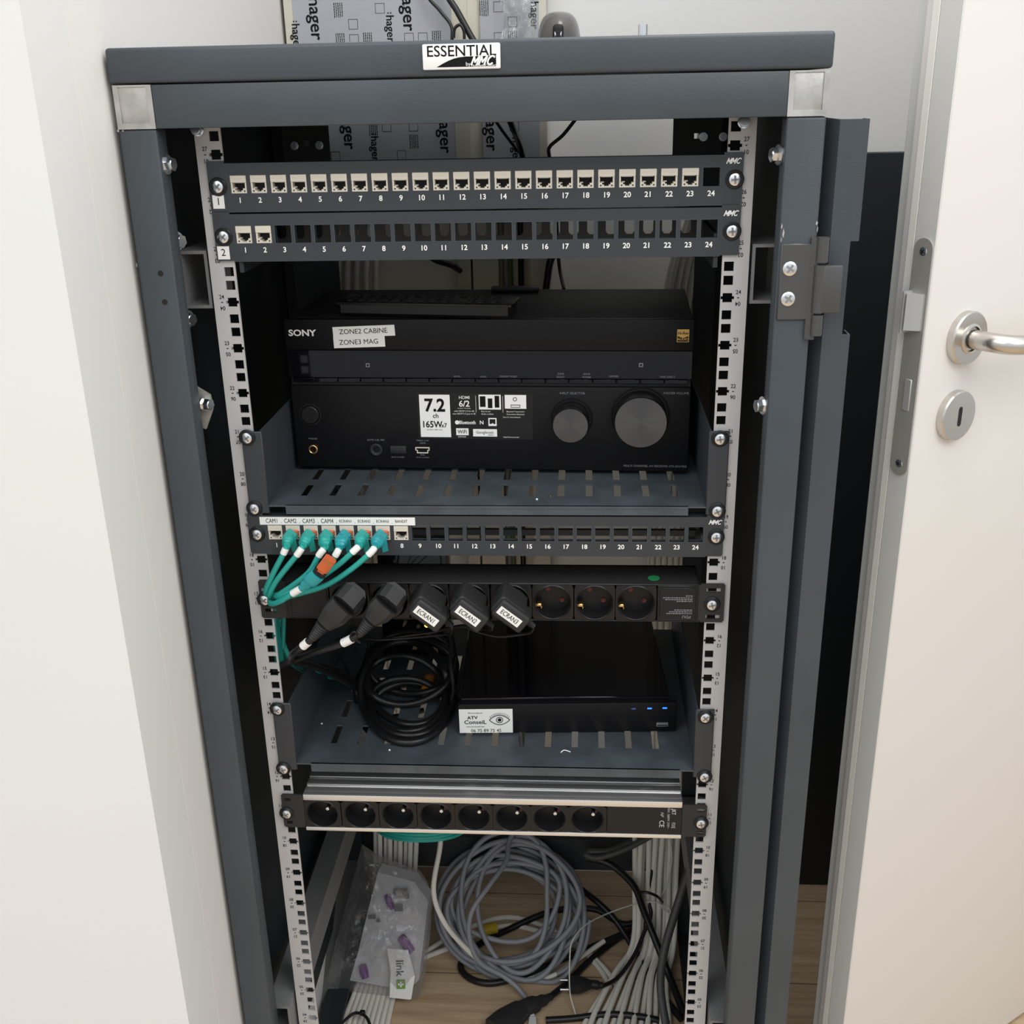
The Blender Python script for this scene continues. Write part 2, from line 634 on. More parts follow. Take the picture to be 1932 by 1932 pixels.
LZ0, LZ1 = 0.876 - FZ, 1.112 - FZ
lp = obj('lock_plate', rounded_plate_x(MB(), -0.008, 0.0105, LZ0, LZ1, -0.0028, -0.001), M_lockp, dr, world=False, label='satin steel lock faceplate')
for z in (LZ0 + 0.0125, LZ1 - 0.0125):
    s = MB()
    s.lathe((-0.0028, -0.008, z), (-1, 0, 0), [(0, 0.0009), (0.0028, 0.0008), (0.0042, 0.0)], 20)
    o = obj('plate_screw', s, M_zinc, lp, world=False)
    c = MB()
    for a in (0.5, 0.5 + PI / 2):
        c.box(-0.0039, -0.0035, -0.0004, 0.0004, -0.0022, 0.0022, Matrix.Translation((0, -0.008, z)) @ Matrix.Rotation(a, 4, 'X'))
    o['label'] = 'small cross-head screw'
    obj('cross_recess', c, M_ink, dr, world=False)
lt = MB()
lt.prism([(-0.0155, -0.0028), (0.0, -0.0028), (0.0, -0.010), (-0.0035, -0.0135), (-0.0155, -0.0045)], 1.025 - FZ, 1.060 - FZ, lambda a, b, c: (b, a, c))
lt.box(-0.0145, -0.001, -0.001, 0.001, 1.022 - FZ, 1.062 - FZ)
obj('latch', lt, M_latch, dr, world=False, label='grey latch bolt')
db = MB().rbox(-0.0038, -0.002, -0.0125, -0.0045, 0.944 - FZ, 0.976 - FZ, 0.0006, 1)
obj('deadbolt', db, M_latch, dr, world=False)


def rose(name, sx, z, r=0.0265):
    m = MB()
    m.lathe((sx, -DT, z), (0, -1, 0), [(r, 0), (r, 0.0068), (r - 0.0012, 0.0082), (r * 0.6, 0.0087), (0, 0.0087)], 48)
    return obj(name, m, M_steel, dr, world=False, label='round brushed steel rose')


HX, HZ = 0.0590, 1.0115 - FZ
rose('handle_rose', HX, HZ, 0.0268)
h = MB()
h.lathe((HX, -DT, HZ), (0, -1, 0), [(0.0150, 0.0087), (0.0150, 0.0095), (0.0125, 0.0105)], 32)
pts = [(HX, -DT - 0.006, HZ), (HX, -DT - 0.022, HZ), (HX + 0.001, -DT - 0.036, HZ), (HX + 0.007, -DT - 0.047, HZ - 0.0005),
       (HX + 0.020, -DT - 0.054, HZ - 0.001), (HX + 0.04, -DT - 0.056, HZ - 0.001), (HX + 0.08, -DT - 0.056, HZ - 0.001),
       (HX + 0.11, -DT - 0.055, HZ - 0.001), (HX + 0.125, -DT - 0.048, HZ - 0.001), (HX + 0.130, -DT - 0.030, HZ - 0.001)]
h.tube(spline(pts, 8), 0.0095, 20)
hd = obj('lever_handle', h, M_steel, dr, world=False, label='brushed steel lever handle')
g = MB().lathe((HX - 0.0092, -DT - 0.030, HZ - 0.0005), (-1, -0.3, 0), [(0.0018, -0.001), (0.0018, 0.0003), (0.0009, 0.0003), (0.0009, -0.0008), (0, -0.0008)], 14)
obj('grub_screw', g, M_galv, hd, world=False)
KX, KZ = 0.0575, 0.9320 - FZ
kr = rose('keyhole_rose', KX, KZ, 0.0262)
k = MB()
pp = [(KX + 0.0028 * math.cos(PI * i / 8), KZ + 0.0075 + 0.0028 * math.sin(PI * i / 8)) for i in range(9)]
pp += [(KX + 0.0028 * math.cos(PI + PI * i / 8), KZ - 0.0075 + 0.0028 * math.sin(PI + PI * i / 8)) for i in range(9)]
k.prism(pp, -DT - 0.0089, -DT - 0.0086)
obj('keyhole', k, M_void, kr, world=False)

# ------------------------------------------------------------------ rack cabinet
U = 0.04445
HOLE = 0.2326
rack = thing('server_rack', 'slate grey open steel network rack with silver corner blocks and white name plate', 'rack', (0, 0.245, FZ))
obj('top_cover', MB().rbox(-0.3005, 0.3010, -0.0535, 0.505, 1.2607, 1.2888, 0.003, 3), M_rack, rack)
obj('top_beam', MB().rbox(-0.2652, 0.2668, -0.052, -0.026, 1.2245, 1.2597, 0.0012), M_rack, rack)
for s, xa, xb in ((-1, -0.2985, -0.2652), (1, 0.2668, 0.2993)):
    m = MB().plate([(xa, xb, 1.2245, 1.2597)], [(xa + 0.0045, xb - 0.0045, 1.2292, 1.2597 - 0.0015)], -0.0522, -0.050)
    m.rbox(xa, xb, -0.0512, -0.026, 1.2245, 1.2597, 0.001)
    obj('corner_block', m, M_alloy, rack, label='silver die-cast corner block')
    m = MB()
    m.rbox(xa, xb, -0.052, -0.029, FZ + 0.02, 1.2243, 0.0025, 3)
    inner = xb if s < 0 else xa
    po = obj('front_post', m, M_rack, rack)
    if s < 0:
        for u, v in ((303, 516), (311, 570)):
            P = at(u, v, y=-0.0522)
            obj('post_hole', MB().cyl((P.x, -0.0523, P.z), (P.x, -0.051, P.z), 0.0026, n=16), M_void, po)
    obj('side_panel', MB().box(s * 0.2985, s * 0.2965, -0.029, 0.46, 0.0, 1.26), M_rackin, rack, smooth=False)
    m = MB().plate([(s * 0.296, s * 0.255, 0.5, 0.503)] if s > 0 else [(s * 0.296, s * 0.255, 0.5, 0.503)], [], FZ, 1.26, XY) if False else MB()
    a0, a1 = sorted((s * 0.296, s * 0.258))
    m.box(a0, a1, 0.425, 0.465, FZ + 0.02, 1.26)
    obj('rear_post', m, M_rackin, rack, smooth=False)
    # rear mounting rail, black, with hex bolts at its top
    a0, a1 = sorted((s * 0.262, s * 0.205))
    m = MB().plate([(a0, a1, 0.45, 1.25)] if s < 0 else [(a0, a1, 1.13, 1.25), (0.236, a1, 0.45, 1.13)], [(s * 0.2326 - 0.003, s * 0.2326 + 0.003, 1.195 - 0.0445 * i - 0.003, 1.195 - 0.0445 * i + 0.003) for i in range(14 if s < 0 else 2)], 0.345, 0.348)
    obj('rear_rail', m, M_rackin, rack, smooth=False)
    # square tubes that carry the rails
    tx0, tx1 = sorted((s * 0.2815, s * 0.2535))
    for z0, z1, y0, y1 in ((1.0605, 1.1145, 0.004, 0.07), (0.165, 0.215, -0.02, 0.42)):
        m = MB().plate([(tx0, tx1, z0, z1)], [(tx0 + 0.003, tx1 - 0.003, z0 + 0.003, z1 - 0.003)], y0, y1)
        obj('side_tube', m, M_galv, rack, smooth=False)
    a0, a1 = sorted((s * 0.296, s * 0.262))
    obj('base_rail', MB().box(a0, a1, -0.028, 0.465, FZ, FZ + 0.02), M_rackin, rack, smooth=False)
obj('rear_top_beam', MB().box(-0.258, 0.258, 0.435, 0.465, 1.222, 1.26), M_rackin, rack, smooth=False)
obj('rear_base_beam', MB().box(-0.258, 0.258, 0.445, 0.465, at(900, 1636, y=0.445).z, at(900, 1580, y=0.445).z), M_rackin, rack, smooth=False)

obj('front_base_beam', MB().rbox(-0.2652, 0.2668, -0.052, -0.026, FZ + 0.005, FZ + 0.055, 0.0012), M_rack, rack)
# mounting rails with square holes and printed unit numbers
for s in (-1, 1):
    hx = s * HOLE
    holes = []
    for n in range(-1, 28):
        zc = n * U
        hw = 0.0044
        for dz in (-0.015875, 0, 0.015875):
            if zc + dz > 1.222:
                continue
            holes.append((hx - hw, hx + hw, zc + dz - 0.0043, zc + dz + 0.0043))
        holes.append((hx - hw - 0.0018, hx + hw + 0.0018, zc - 0.0014, zc + 0.0014))
    a0, a1 = sorted((s * 0.2262, s * 0.2506))
    m = MB().plate([(a0, a1, FZ + 0.03, 1.236)], holes, 0.0, 0.002)
    b0, b1 = sorted((s * 0.2506, s * 0.2486))
    m.box(b0, b1, 0.0015, 0.035, FZ + 0.03, 1.236)
    b0, b1 = sorted((s * 0.2262, s * 0.2276))
    rl = obj('mounting_rail', m, M_rail, rack)
    for n in range(3, 28):
        t = MB()
        x = s * (HOLE + 0.0098)
        t.text('%02d' % n, 0.0054, F(x, -0.0003, n * U + 0.0050), sx=0.9, bold=0.008)
        t.box(x - 0.0009, x + 0.0009, -0.0003, -0.0002, n * U - 0.0004, n * U + 0.0004)
        t.text('%02d' % (28 - n), 0.0054, F(x, -0.0003, n * U - 0.0054, PI), sx=0.9, bold=0.008)
        obj('unit_number', t, M_ink, rl, smooth=False, recalc=False)


def hexbolt(o, d, r=0.0065, h=0.006, wash=0.0085):
    m = MB()
    o, d = Vector(o), Vector(d).normalized()
    m.cyl(o, o + d * 0.0015, wash, n=24)
    m.cyl(o + d * 0.0015, o + d * (0.0015 + h), r, n=6)
    m.cyl(o + d * (0.0015 + h), o + d * (0.0022 + h), r * 0.75, n=20)
    return m


for (u, v, y, d) in ((313, 310, -0.040, (1, -0.25, 0)), (1471, 292, -0.040, (-1, -0.25, 0)),
                     (332, 455, -0.02, (1, -0.5, 0)), (352, 602, -0.02, (1, -0.5, 0)), (1441, 765, -0.036, (-1, -0.3, 0)),
                     (374, 246, -0.001, (0, -1, 0.15)), (1403, 231, -0.001, (0, -1, 0.15)), (1535, 0, 0, None)):
    if d is None:
        continue
    P = at(u, v, y=y)
    obj('hex_bolt', hexbolt(P, d, 0.0062 if d[0] else 0.0052, 0.006, 0.0085 if d[0] else 0.0052), M_zinc, rack, label='zinc hex bolt')
for (u, v) in ((556, 275), (603, 274), (1327, 258), (1364, 258)):
    P = at(u, v, y=0.344)
    obj('hex_bolt', hexbolt(P, (0, -1, 0), 0.0042, 0.004, 0.005), M_zinc, rack, label='zinc hex bolt')
# latch tongue with its bolt on the inner left side
P = at(375, 765, y=-0.02)
m = MB().prism([(0, 0.018), (0.012, 0.010), (0.013, -0.004), (0.004, -0.024), (0.0, -0.022)], 0, 0.004, XZ, Matrix.Translation(P))
k = obj('cam_latch', m, M_lockp, rack, label='bent metal cam latch')
Q = at(384, 762, y=-0.022)
obj('latch_bolt', hexbolt(Q, (1, -0.4, 0), 0.0058, 0.007, 0.007), M_zinc, k)

# name plate
BX0, BX1, BZ0, BZ1 = -0.0362, 0.0292, 1.2668, 1.2876
c0 = at(797, 107, y=-0.056)
c1 = at(944, 105, y=-0.056)
zc = (at(870, 82, y=-0.056).z + at(870, 131, y=-0.056).z) / 2
hb = abs(at(870, 82, y=-0.056).z - at(870, 131, y=-0.056).z) / 2
badge = obj('name_plate', MB().rbox(c0.x, c1.x, -0.0565, -0.053, zc - hb, zc + hb, 0.0012, 2), M_white, rack, label='white raised name plate')
bx = lambda t: c0.x + (c1.x - c0.x) * t
bz = lambda t: zc + hb * (1 - 2 * t)
yb = -0.0567
t = MB()
t.text('ESSENTIAL', 0.0118, F(bx(0.5), yb, bz(0.30)), sx=(c1.x - c0.x) * 1.06 / 0.0118 / 5.55, bold=0.006)
sw = [(0.18, 0.90), (0.26, 0.76), (0.33, 0.66), (0.40, 0.58), (0.47, 0.53), (0.56, 0.505), (0.945, 0.50), (0.945, 0.90)]
t.prism([(bx(a), bz(b)) for a, b in sw], yb, yb + 0.0002)
obj('lettering', t, M_ink, badge, smooth=False, recalc=False, label='black ESSENTIAL lettering')
t = MB()
yb2 = yb - 0.0002
mmc(t, 0.0064, F(bx(0.79), yb2, bz(0.665)))
t.text('by', 0.0042, F(bx(0.585), yb2, bz(0.80)))
t.text('MultimediaConnect', 0.0026, F(bx(0.785), yb2, bz(0.862)), sx=1.0)
obj('maker_mark', t, M_white, badge, smooth=False, recalc=False, label='white slanted maker mark')

# chipped paint near the hinge and along the posts
for i, (u, v, a_, b_) in enumerate(((1478, 440, 0.0009, 0.0042), (1474, 452, 0.0008, 0.0026), (1541, 421, 0.0010, 0.0020), (1542, 432, 0.0008, 0.0030), (1475, 427, 0.0007, 0.0024),
                                    (232, 247, 0.0012, 0.0010), (223, 247, 0.0010, 0.0012), (258, 500, 0.0006, 0.0022))):
    P = at(u, v, y=-0.0522)
    m = MB().prism([(P.x - a_, P.z - b_ * 0.4), (P.x + a_ * 0.3, P.z - b_), (P.x + a_, P.z + b_ * 0.2), (P.x - a_ * 0.2, P.z + b_)], -0.0524, -0.0520)
    obj('paint_chip', m, M_galv if i % 2 else M_lockp, rack, smooth=False, label='pale chip in the paint')

# hinge on the right post
hg = MB()
a = at(1474, 460, y=-0.054)
b = at(1528, 604, y=-0.054)
hg.rbox(a.x, b.x - 0.002, -0.0545, -0.052, b.z, a.z, 0.001, 1)
hg.prism([(b.x - 0.004, -0.0545), (b.x + 0.001, -0.0575), (b.x + 0.004, -0.0575), (b.x + 0.004, -0.0535), (b.x - 0.004, -0.052)],
         at(1530, 640, y=-0.055).z, at(1545, 448, y=-0.055).z, XY)
hinge = obj('hinge', hg, M_hinge, rack, label='bare steel hinge')
kx = at(1547, 540, y=-0.058).x
z_t, z_m1, z_m2, z_b = (at(1545, 448, y=-0.058).z, at(1545, 500, y=-0.058).z, at(1540, 590, y=-0.058).z, at(1535, 633, y=-0.058).z)
obj('knuckle', MB().cyl((kx, -0.056, z_m1 + 0.002), (kx, -0.056, z_t), 0.0054, n=20), M_hinge, hinge)
obj('knuckle', MB().cyl((kx, -0.056, z_b), (kx, -0.056, z_m2 - 0.002), 0.0054, n=20), M_hinge, hinge)
k = MB().cyl((kx, -0.056, z_m2 - 0.004), (kx, -0.056, z_m1 + 0.004), 0.0034, n=16)
obj('hinge_pin', k, M_black, hinge)
k = MB()
k.cyl((kx, -0.056, z_m2), (kx, -0.056, z_m1), 0.0060, n=20)
k.rbox(kx, at(1587, 545, y=-0.060).x, -0.0618, -0.0585, z_m2, z_m1, 0.0014, 2)
obj('door_leaf_plate', k, M_hinge, hinge, label='folded hinge leaf of the rack door')


def cross_screw_mesh(r=0.0058, hd=0.0034, washer=True):
    """pan-head cross screw, seen from -y, origin at its seat"""
    m = MB()
    m.cur = 0
    m.lathe((0, 0, 0), (0, -1, 0), [(r, 0), (r, hd * 0.35), (r * 0.9, hd * 0.7), (r * 0.62, hd * 0.93), (0, hd)], 28)
    m.cur = 1
    for a in (0.6, 0.6 + PI / 2):
        m.box(-r * 0.16, r * 0.16, -hd * 1.04, -hd * 0.80, -r * 0.62, r * 0.62, Matrix.Rotation(a, 4, 'Y'))
    return m.mesh('screw', [M_zinc, M_galv])


ME_screw = cross_screw_mesh()
ME_screwflat = cross_screw_mesh(0.0062, 0.0016)
ME_washer = MB().lathe((0, 0, 0), (0, -1, 0), [(0.0083, 0), (0.0083, 0.0010), (0.0074, 0.0016), (0.0050, 0.0010), (0.0, 0.0010)], 28).mesh('washer', M_black)
for (u, v) in ((1490.5, 507), (1487, 564)):
    P = at(u, v, y=-0.0545)
    inst('hinge_screw', ME_screwflat, hinge, P, label='flat cross-head screw')


def screw(parent, x, z, y, a=0.0):
    s = inst('screw', ME_screw, parent, (x, y - 0.0010, z), (0, a, 0))
    w = bpy.data.objects.new('washer', ME_washer)
    COL.objects.link(w)
    w.parent = s
    w.location = (0, 0.0010, 0)
    return s


# the rack's own door, swung right round to lie along the cabinet side
m = MB()
zt = 1.2215
nz0, nz1 = 1.0415, 1.1225
m.plate([(0.3118, 0.336, FZ + 0.03, zt)], [(0.329, 0.336, nz0, nz1)], -0.0455, -0.044)
m.box(0.3118, 0.3130, -0.044, 0.48, FZ + 0.03, zt)
m.box(0.3348, 0.336, -0.044, -0.025, nz1, zt)
m.box(0.3348, 0.336, -0.044, -0.025, FZ + 0.03, nz0)
m.prism([(0.3030, -0.032), (0.3118, -0.0455), (0.3118, -0.043), (0.3036, -0.030)], FZ + 0.03, zt, XY)
obj('rack_door', m, M_rack, rack, smooth=False, label='slate rack door folded back along the side')

# ------------------------------------------------------------------ patch panels
PITCH = 0.4270 / 23


def jack_mesh():
    """keystone jack face, centre of its window at the origin, face at y=0"""
    w, h = 0.0073, 0.0079
    op = [(-0.0057, 0.0057, -0.0036, 0.0028), (-0.0037, 0.0037, -0.0053, -0.0036), (-0.0021, 0.0021, -0.0066, -0.0053)]
    m = MB()
    m.plate([(-w, w, -h, h)], op, 0, 0.010)
    m.box(-w, w, -0.0006, 0.0, h - 0.0062, h - 0.0003)
    return m.mesh('jack', M_cream)


ME_jack = jack_mesh()
mc = MB().box(-0.0060, 0.0060, 0.0085, 0.0105, -0.0066, 0.0028)
mc.box(-0.0056, -0.0044, -0.0002, 0.0001, -0.0066, -0.0053)
mc.box(0.0044, 0.0056, -0.0002, 0.0001, -0.0066, -0.0053)
ME_cavity = mc.mesh('cavity', M_void)
mt = MB()
mt.box(-0.0046, 0.0046, 0.0035, 0.0040, 0.0008, 0.0016)
mt.box(-0.0050, -0.0022, 0.0002, 0.004, -0.0036, -0.0026)
ME_contacts = mt.mesh('contacts', M_lockp)
mk = MB()
for i, w_ in enumerate((0.0022, 0.0012, 0.0030)):
    x0 = (-0.0050, -0.0018, 0.0010)[i]
    mk.box(x0, x0 + w_, -0.0008, -0.0005, 0.0046, 0.0050)
ME_jackprint = mk.mesh('print', M_duct)


def patch_panel(zc, label, jacks, number_gap=()):
    yf = -0.0025
    P = thing('patch_bay', label, 'patch panel', (0, yf, zc))
    hz = 0.0022
    holes = []
    for i in range(24):
        xc = -0.2140 + i * PITCH
        holes.append((xc - 0.0074, xc + 0.0074, zc + hz - 0.008, zc + hz + 0.008))
    sol = [(-0.2255, 0.2235, zc - 0.0225, zc + 0.0207), (-0.2418, -0.2255, zc - 0.0205, zc + 0.0222), (0.2235, 0.2405, zc - 0.0205, zc + 0.0222),
           (-0.2405, -0.2255, zc - 0.0215, zc + 0.0228), (0.2235, 0.2395, zc - 0.0215, zc + 0.0228)]
    m = MB().plate(sol, holes, yf, yf + 0.0022)
    m.box(-0.2255, 0.2235, yf + 0.0015, yf + 0.014, zc + 0.0193, zc + 0.0207)
    m.box(-0.2255, 0.2235, yf + 0.0015, yf + 0.014, zc - 0.0225, zc - 0.0211)
    fp = obj('faceplate', m, M_panel, P)
    fr = MB()
    for i in range(24):
        xc = -0.2140 + i * PITCH
        if i in jacks:
            continue
        fr.plate([(xc - 0.0080, xc + 0.0080, zc + hz - 0.0086, zc + hz + 0.0086)], [(xc - 0.0074, xc + 0.0074, zc + hz - 0.008, zc + hz + 0.008)],
                 yf - 0.0002, yf + 0.006)
    if fr.v:
        obj('window_rims', fr, M_rack, fp)
    t = MB()
    for i in range(24):
        if i in number_gap:
            if t.v:
                obj('port_number', t, M_white, fp, smooth=False, recalc=False, label='white printed port number')
                t = MB()
            continue
        t.text(str(i + 1), 0.0066, F(-0.2140 + i * PITCH + 0.0002, yf - 0.0003, zc - 0.0120), bold=0.022)
    obj('port_numbers', t, M_white, fp, smooth=False, recalc=False, label='white printed port numbers')
    t = mmc(MB(), 0.0042, F(0.2325, yf - 0.0003, zc + 0.0155))
    obj('maker_mark', t, M_white, fp, smooth=False, recalc=False, label='white slanted maker mark')
    for i in jacks:
        j = inst('keystone_jack', ME_jack, P, (-0.2140 + i * PITCH, yf + 0.0006, zc + hz))
        for nm, me in (('cavity', ME_cavity), ('contacts', ME_contacts), ('latch_print', ME_jackprint)):
            c = bpy.data.objects.new(nm, me)
            COL.objects.link(c)
            c.parent = j
    screw(P, -0.2330, zc + 0.0005, yf, 0.2)
    screw(P, 0.2334, zc - 0.0002, yf, 0.9)
    return P, fp, yf


P1, fp1, yf = patch_panel(1.1720, 'uppermost charcoal patch panel, twenty-three cream jacks and only port 24 empty', range(23))
P2, fp2, yf = patch_panel(1.1273, 'second charcoal patch panel from the top, only two cream jacks fitted at left', range(2))
P3, fp3, yf = patch_panel(0.8295, 'patch panel below the receiver shelf with CAM and ECRAN label strip', range(8), (1, 2, 3, 4, 5, 6))
# rear cable comb of the second panel
m = MB()
hl = []
for i in range(23):
    xc = -0.205 + i * 0.01845
    hl.append((xc - 0.0050, xc + 0.0050, 1.1165, 1.1300))
    hl.append((xc - 0.0043, xc + 0.0043, 1.1150, 1.1165))
    hl.append((xc - 0.0030, xc + 0.0030, 1.1138, 1.1150))
m.plate([(-0.222, 0.222, 1.0945, 1.1300)], hl, 0.095, 0.097)
m.box(-0.222, -0.218, 0.0, 0.097, 1.0945, 1.125)
m.box(0.218, 0.222, 0.0, 0.097, 1.0945, 1.125)
obj('cable_comb', m, M_rackin, P2, smooth=False)
m = MB().box(-0.222, 0.222, 0.055, 0.060, 0.806, 0.8125)
m.box(-0.222, -0.219, 0.0, 0.06, 0.806, 0.83)
m.box(0.219, 0.222, 0.0, 0.06, 0.806, 0.83)
obj('cable_bar', m, M_panel, P3, smooth=False)

for Pn, fpn, s, (u0, u1, v0, v1) in ((P1, fp1, '1', (401, 424, 369, 393)), (P2, fp2, '2', (410, 434, 465, 489))):
    a = at((u0 + u1) / 2, (v0 + v1) / 2, y=yf)
    hw = (u1 - u0) / 2 / 2.13 / 1000
    hh = (v1 - v0) / 2 / 2.0 / 1000
    st = obj('number_sticker', MB().box(a.x - hw, a.x + hw, yf - 0.0003, yf, a.z - hh, a.z + hh), M_label, Pn, smooth=False, label='white square sticker')
    obj('number', MB().text(s, 0.0092, F(a.x, yf - 0.0005, a.z)), M_ink, st, smooth=False, recalc=False)
# label strip
x0, x1 = -0.2289, -0.0690
z0, z1 = 0.8403, 0.8487
ls = obj('label_strip', MB().box(x0, x1, yf - 0.0004, yf, z0, z1), M_label, P3, smooth=False, label='white label strip')
t = MB()
for i, s in enumerate(('CAM1', 'CAM2', 'CAM3', 'CAM4', 'ECRAN1', 'ECRAN2', 'ECRAN3', 'BANDIT')):
    big = i < 4
    t.text(s, 0.0068 if big else 0.0044, F(-0.2161 + i * 0.0190, yf - 0.0006, 0.8445), sx=0.72 if big else 0.80)
    if i:
        t.box(-0.2161 + i * 0.0190 - 0.0097, -0.2161 + i * 0.0190 - 0.0091, yf - 0.0006, yf - 0.0005, 0.8425, 0.8429)
obj('label_lettering', t, M_ink, ls, smooth=False, recalc=False)

# ------------------------------------------------------------------ cantilever shelves


def shelf(zf, ztop, zlow, label, slot_x, slot_rows, lip):
    S = thing('rack_shelf', label, 'shelf', (0, 0.15, zf))
    m = MB()
    holes = [(x - 0.0036, x + 0.0036, a, b) for x in slot_x for a, b in slot_rows]
    m.plate([(-0.2185, 0.2232, -0.003, 0.33)], holes, zf - 0.0015, zf, XY)
    m.plate([(lip[0], lip[1], zlow, zf - 0.0015)], [], -0.003, -0.0015)
    m.box(lip[0], lip[1], -0.0035, -0.001, zf - 0.0025, zf)
    tray = obj('tray', m, M_tray, S)
    for s, xi in ((-1, -0.2185), (1, 0.2225)):
        a0, a1 = sorted((xi, xi + s * 0.0015))
        m = MB().prism([(-0.003, zf), (-0.003, ztop), (0.27, ztop), (0.33, ztop - 0.03), (0.33, zf)], a0, a1, YZ)
        obj('side_wall', m, M_rack, S)
        b0, b1 = (-0.2380, -0.2172) if s < 0 else (0.2215, 0.2412)
        e = obj('ear', MB().rbox(b0, b1, -0.0035, -0.0012, zf - 0.0088, ztop, 0.0009, 1), M_panel, S)
    return S


sx1 = [at(583 + 52.85 * i, 920, z=0.8615).x for i in range(14)]
sh1 = shelf(0.8615, 0.9395, 0.8520, 'upper slotted steel shelf carrying the AV receiver', sx1, [(0.026, 0.062), (0.076, 0.112), (0.13, 0.165), (0.18, 0.215)], (-0.2005, 0.2045))
for x, z, a in ((-0.2318, 0.9337, 0.3), (0.2320, 0.9322, 0.8), (-0.2326, 0.8585, 0.1), (0.2330, 0.8576, 0.5)):
    screw(sh1, x, z, -0.0035, a)
sx2 = [at(630 + 50.5 * i, 1400, z=0.5535).x for i in range(13)]
sh2 = shelf(0.5535, 0.6305, 0.5430, 'lower slotted steel shelf carrying the video recorder and black cable coil', sx2,
            [(0.038, 0.076), (0.095, 0.133), (0.152, 0.190), (0.21, 0.25)], (-0.2015, 0.2070))
for x, z, a in ((-0.2322, 0.6234, 0.3), (0.2317, 0.6217, 0.2), (-0.2328, 0.5468, 0.7), (0.2342, 0.5467, 0.5)):
    screw(sh2, x, z, -0.0035, a)

# ------------------------------------------------------------------ power strips


def socket_tile(mb, xc, zc, hw, hh, r, y, depth, n=40):
    """square tile with a round well"""
    vs, fs = [], []
    for i in range(n):
        a = 2 * PI * i / n
        c, s = math.cos(a), math.sin(a)
        k = min(hw / abs(c) if abs(c) > 1e-6 else 9, hh / abs(s) if abs(s) > 1e-6 else 9)
        vs.append((xc + c * k, y, zc + s * k))
    for rr, yy in ((r + 0.0014, y - 0.0002), (r + 0.0006, y - 0.0010), (r, y - 0.0004), (r - 0.0012, y + depth), (0.0001, y + depth)):
        for i in range(n):
            a = 2 * PI * i / n
            vs.append((xc + rr * math.cos(a), yy, zc + rr * math.sin(a)))
    for k in range(5):
        for i in range(n):
            j = (i + 1) % n
            fs.append((k * n + i, k * n + j, (k + 1) * n + j, (k + 1) * n + i))
    mb.add(vs, fs)
    cs = [(xc + sx * hw, zc + sz * hh) for sx in (1, -1) for sz in (1, -1)]
    return mb


def pin_hole(mb, x, z, y, r=0.0026):
    return mb.lathe((x, y, z), (0, -1, 0), [(r, 0.0), (r, 0.0008), (r * 0.7, 0.0008), (0, 0.0002)], 16)


# upper strip
yp = -0.0030
PD = thing('power_strip', 'black upper power strip with eight sockets and a green dot on top', 'power strip', (0, yp, 0.734))
pz0, pz1 = 0.7335, 0.7762
m = MB()
m.rbox(-0.2108, 0.2196, yp + 0.0006, 0.046, pz1 - 0.0016, pz1, 0.0007, 1)
m.rbox(-0.2108, 0.2196, yp + 0.0006, 0.046, pz0, pz0 + 0.0016, 0.0007, 1)
m.box(-0.2108, 0.2196, 0.043, 0.046, pz0, pz1)
m.box(-0.2108, -0.2096, yp + 0.0006, 0.046, pz0, pz1)
m.box(0.2184, 0.2196, yp + 0.0006, 0.046, pz0, pz1)
obj('housing', m, M_blackrough, PD)
SXC = [-0.1423, -0.1003, -0.0586, -0.0165, 0.0269, 0.0698, 0.1129, 0.1552]
SZC = 0.7553
div = [-0.1634] + [(SXC[i] + SXC[i + 1]) / 2 for i in range(7)] + [0.1763]
for i, xc in enumerate(SXC):
    m = MB()
    hw = min(xc - div[i], div[i + 1] - xc) - 0.0003
    socket_tile(m, xc, SZC, hw, 0.0198, 0.0183, yp, 0.017)
    so = obj('socket', m, M_black, PD)
    m = MB()
    pin_hole(m, xc + 0.0092, SZC - 0.0046, yp + 0.0165)
    pin_hole(m, xc - 0.0050, SZC + 0.0078, yp + 0.0165, 0.0026)
    obj('pin_shutter', m, M_red, so, label='dark red pin shutter')
    m = MB()
    m.rbox(xc - 0.0180, xc - 0.0115, yp + 0.004, yp + 0.012, SZC - 0.0075, SZC - 0.0035, 0.001, 1)
    m.rbox(xc - 0.0135, xc - 0.0112, yp + 0.006, yp + 0.015, SZC - 0.0118, SZC - 0.0070, 0.001, 1)
    obj('earth_clip', m, M_gold, so, label='brass earth clip')
m = MB().rbox(-0.2096, -0.1642, yp, yp + 0.006, 0.7350, 0.7752, 0.0006, 1)
m.rbox(-0.2050, -0.1660, yp - 0.0008, yp, 0.7375, 0.7728, 0.0005, 1)
obj('blank_panel', m, M_black, PD)
m = MB().rbox(0.1770, 0.2184, yp, yp + 0.006, 0.7350, 0.7752, 0.0006, 1)
m.rbox(0.1795, 0.2160, yp - 0.0006, yp, 0.7372, 0.7730, 0.0005, 1)
rp = obj('rating_panel', m, M_black, PD)
t = MB()
random.seed(4)
t.text('PDU', 0.0046, F(0.207, yp - 0.0009, 0.7405, PI), bold=0.01)
for r, zz in enumerate((0.7442, 0.7462, 0.7482, 0.7580, 0.7600, 0.7620, 0.7642)):
    x = 0.2125
    while x > (0.186, 0.189, 0.195, 0.196, 0.186, 0.184, 0.206)[r]:
        w_ = random.uniform(0.0008, 0.0028)
        t.box(x - w_, x, yp - 0.0009, yp - 0.0007, zz - 0.0005, zz + 0.0005)
        x -= w_ + 0.0006
obj('rating_text', t, M_inkgrey, rp, smooth=False, recalc=False, label='faint upside-down rating text')
m = MB().cyl((0.1738, 0.013, pz1), (0.1738, 0.013, pz1 + 0.0004), 0.0062, n=24)
obj('green_dot', m, M_green, PD, label='round green sticker')


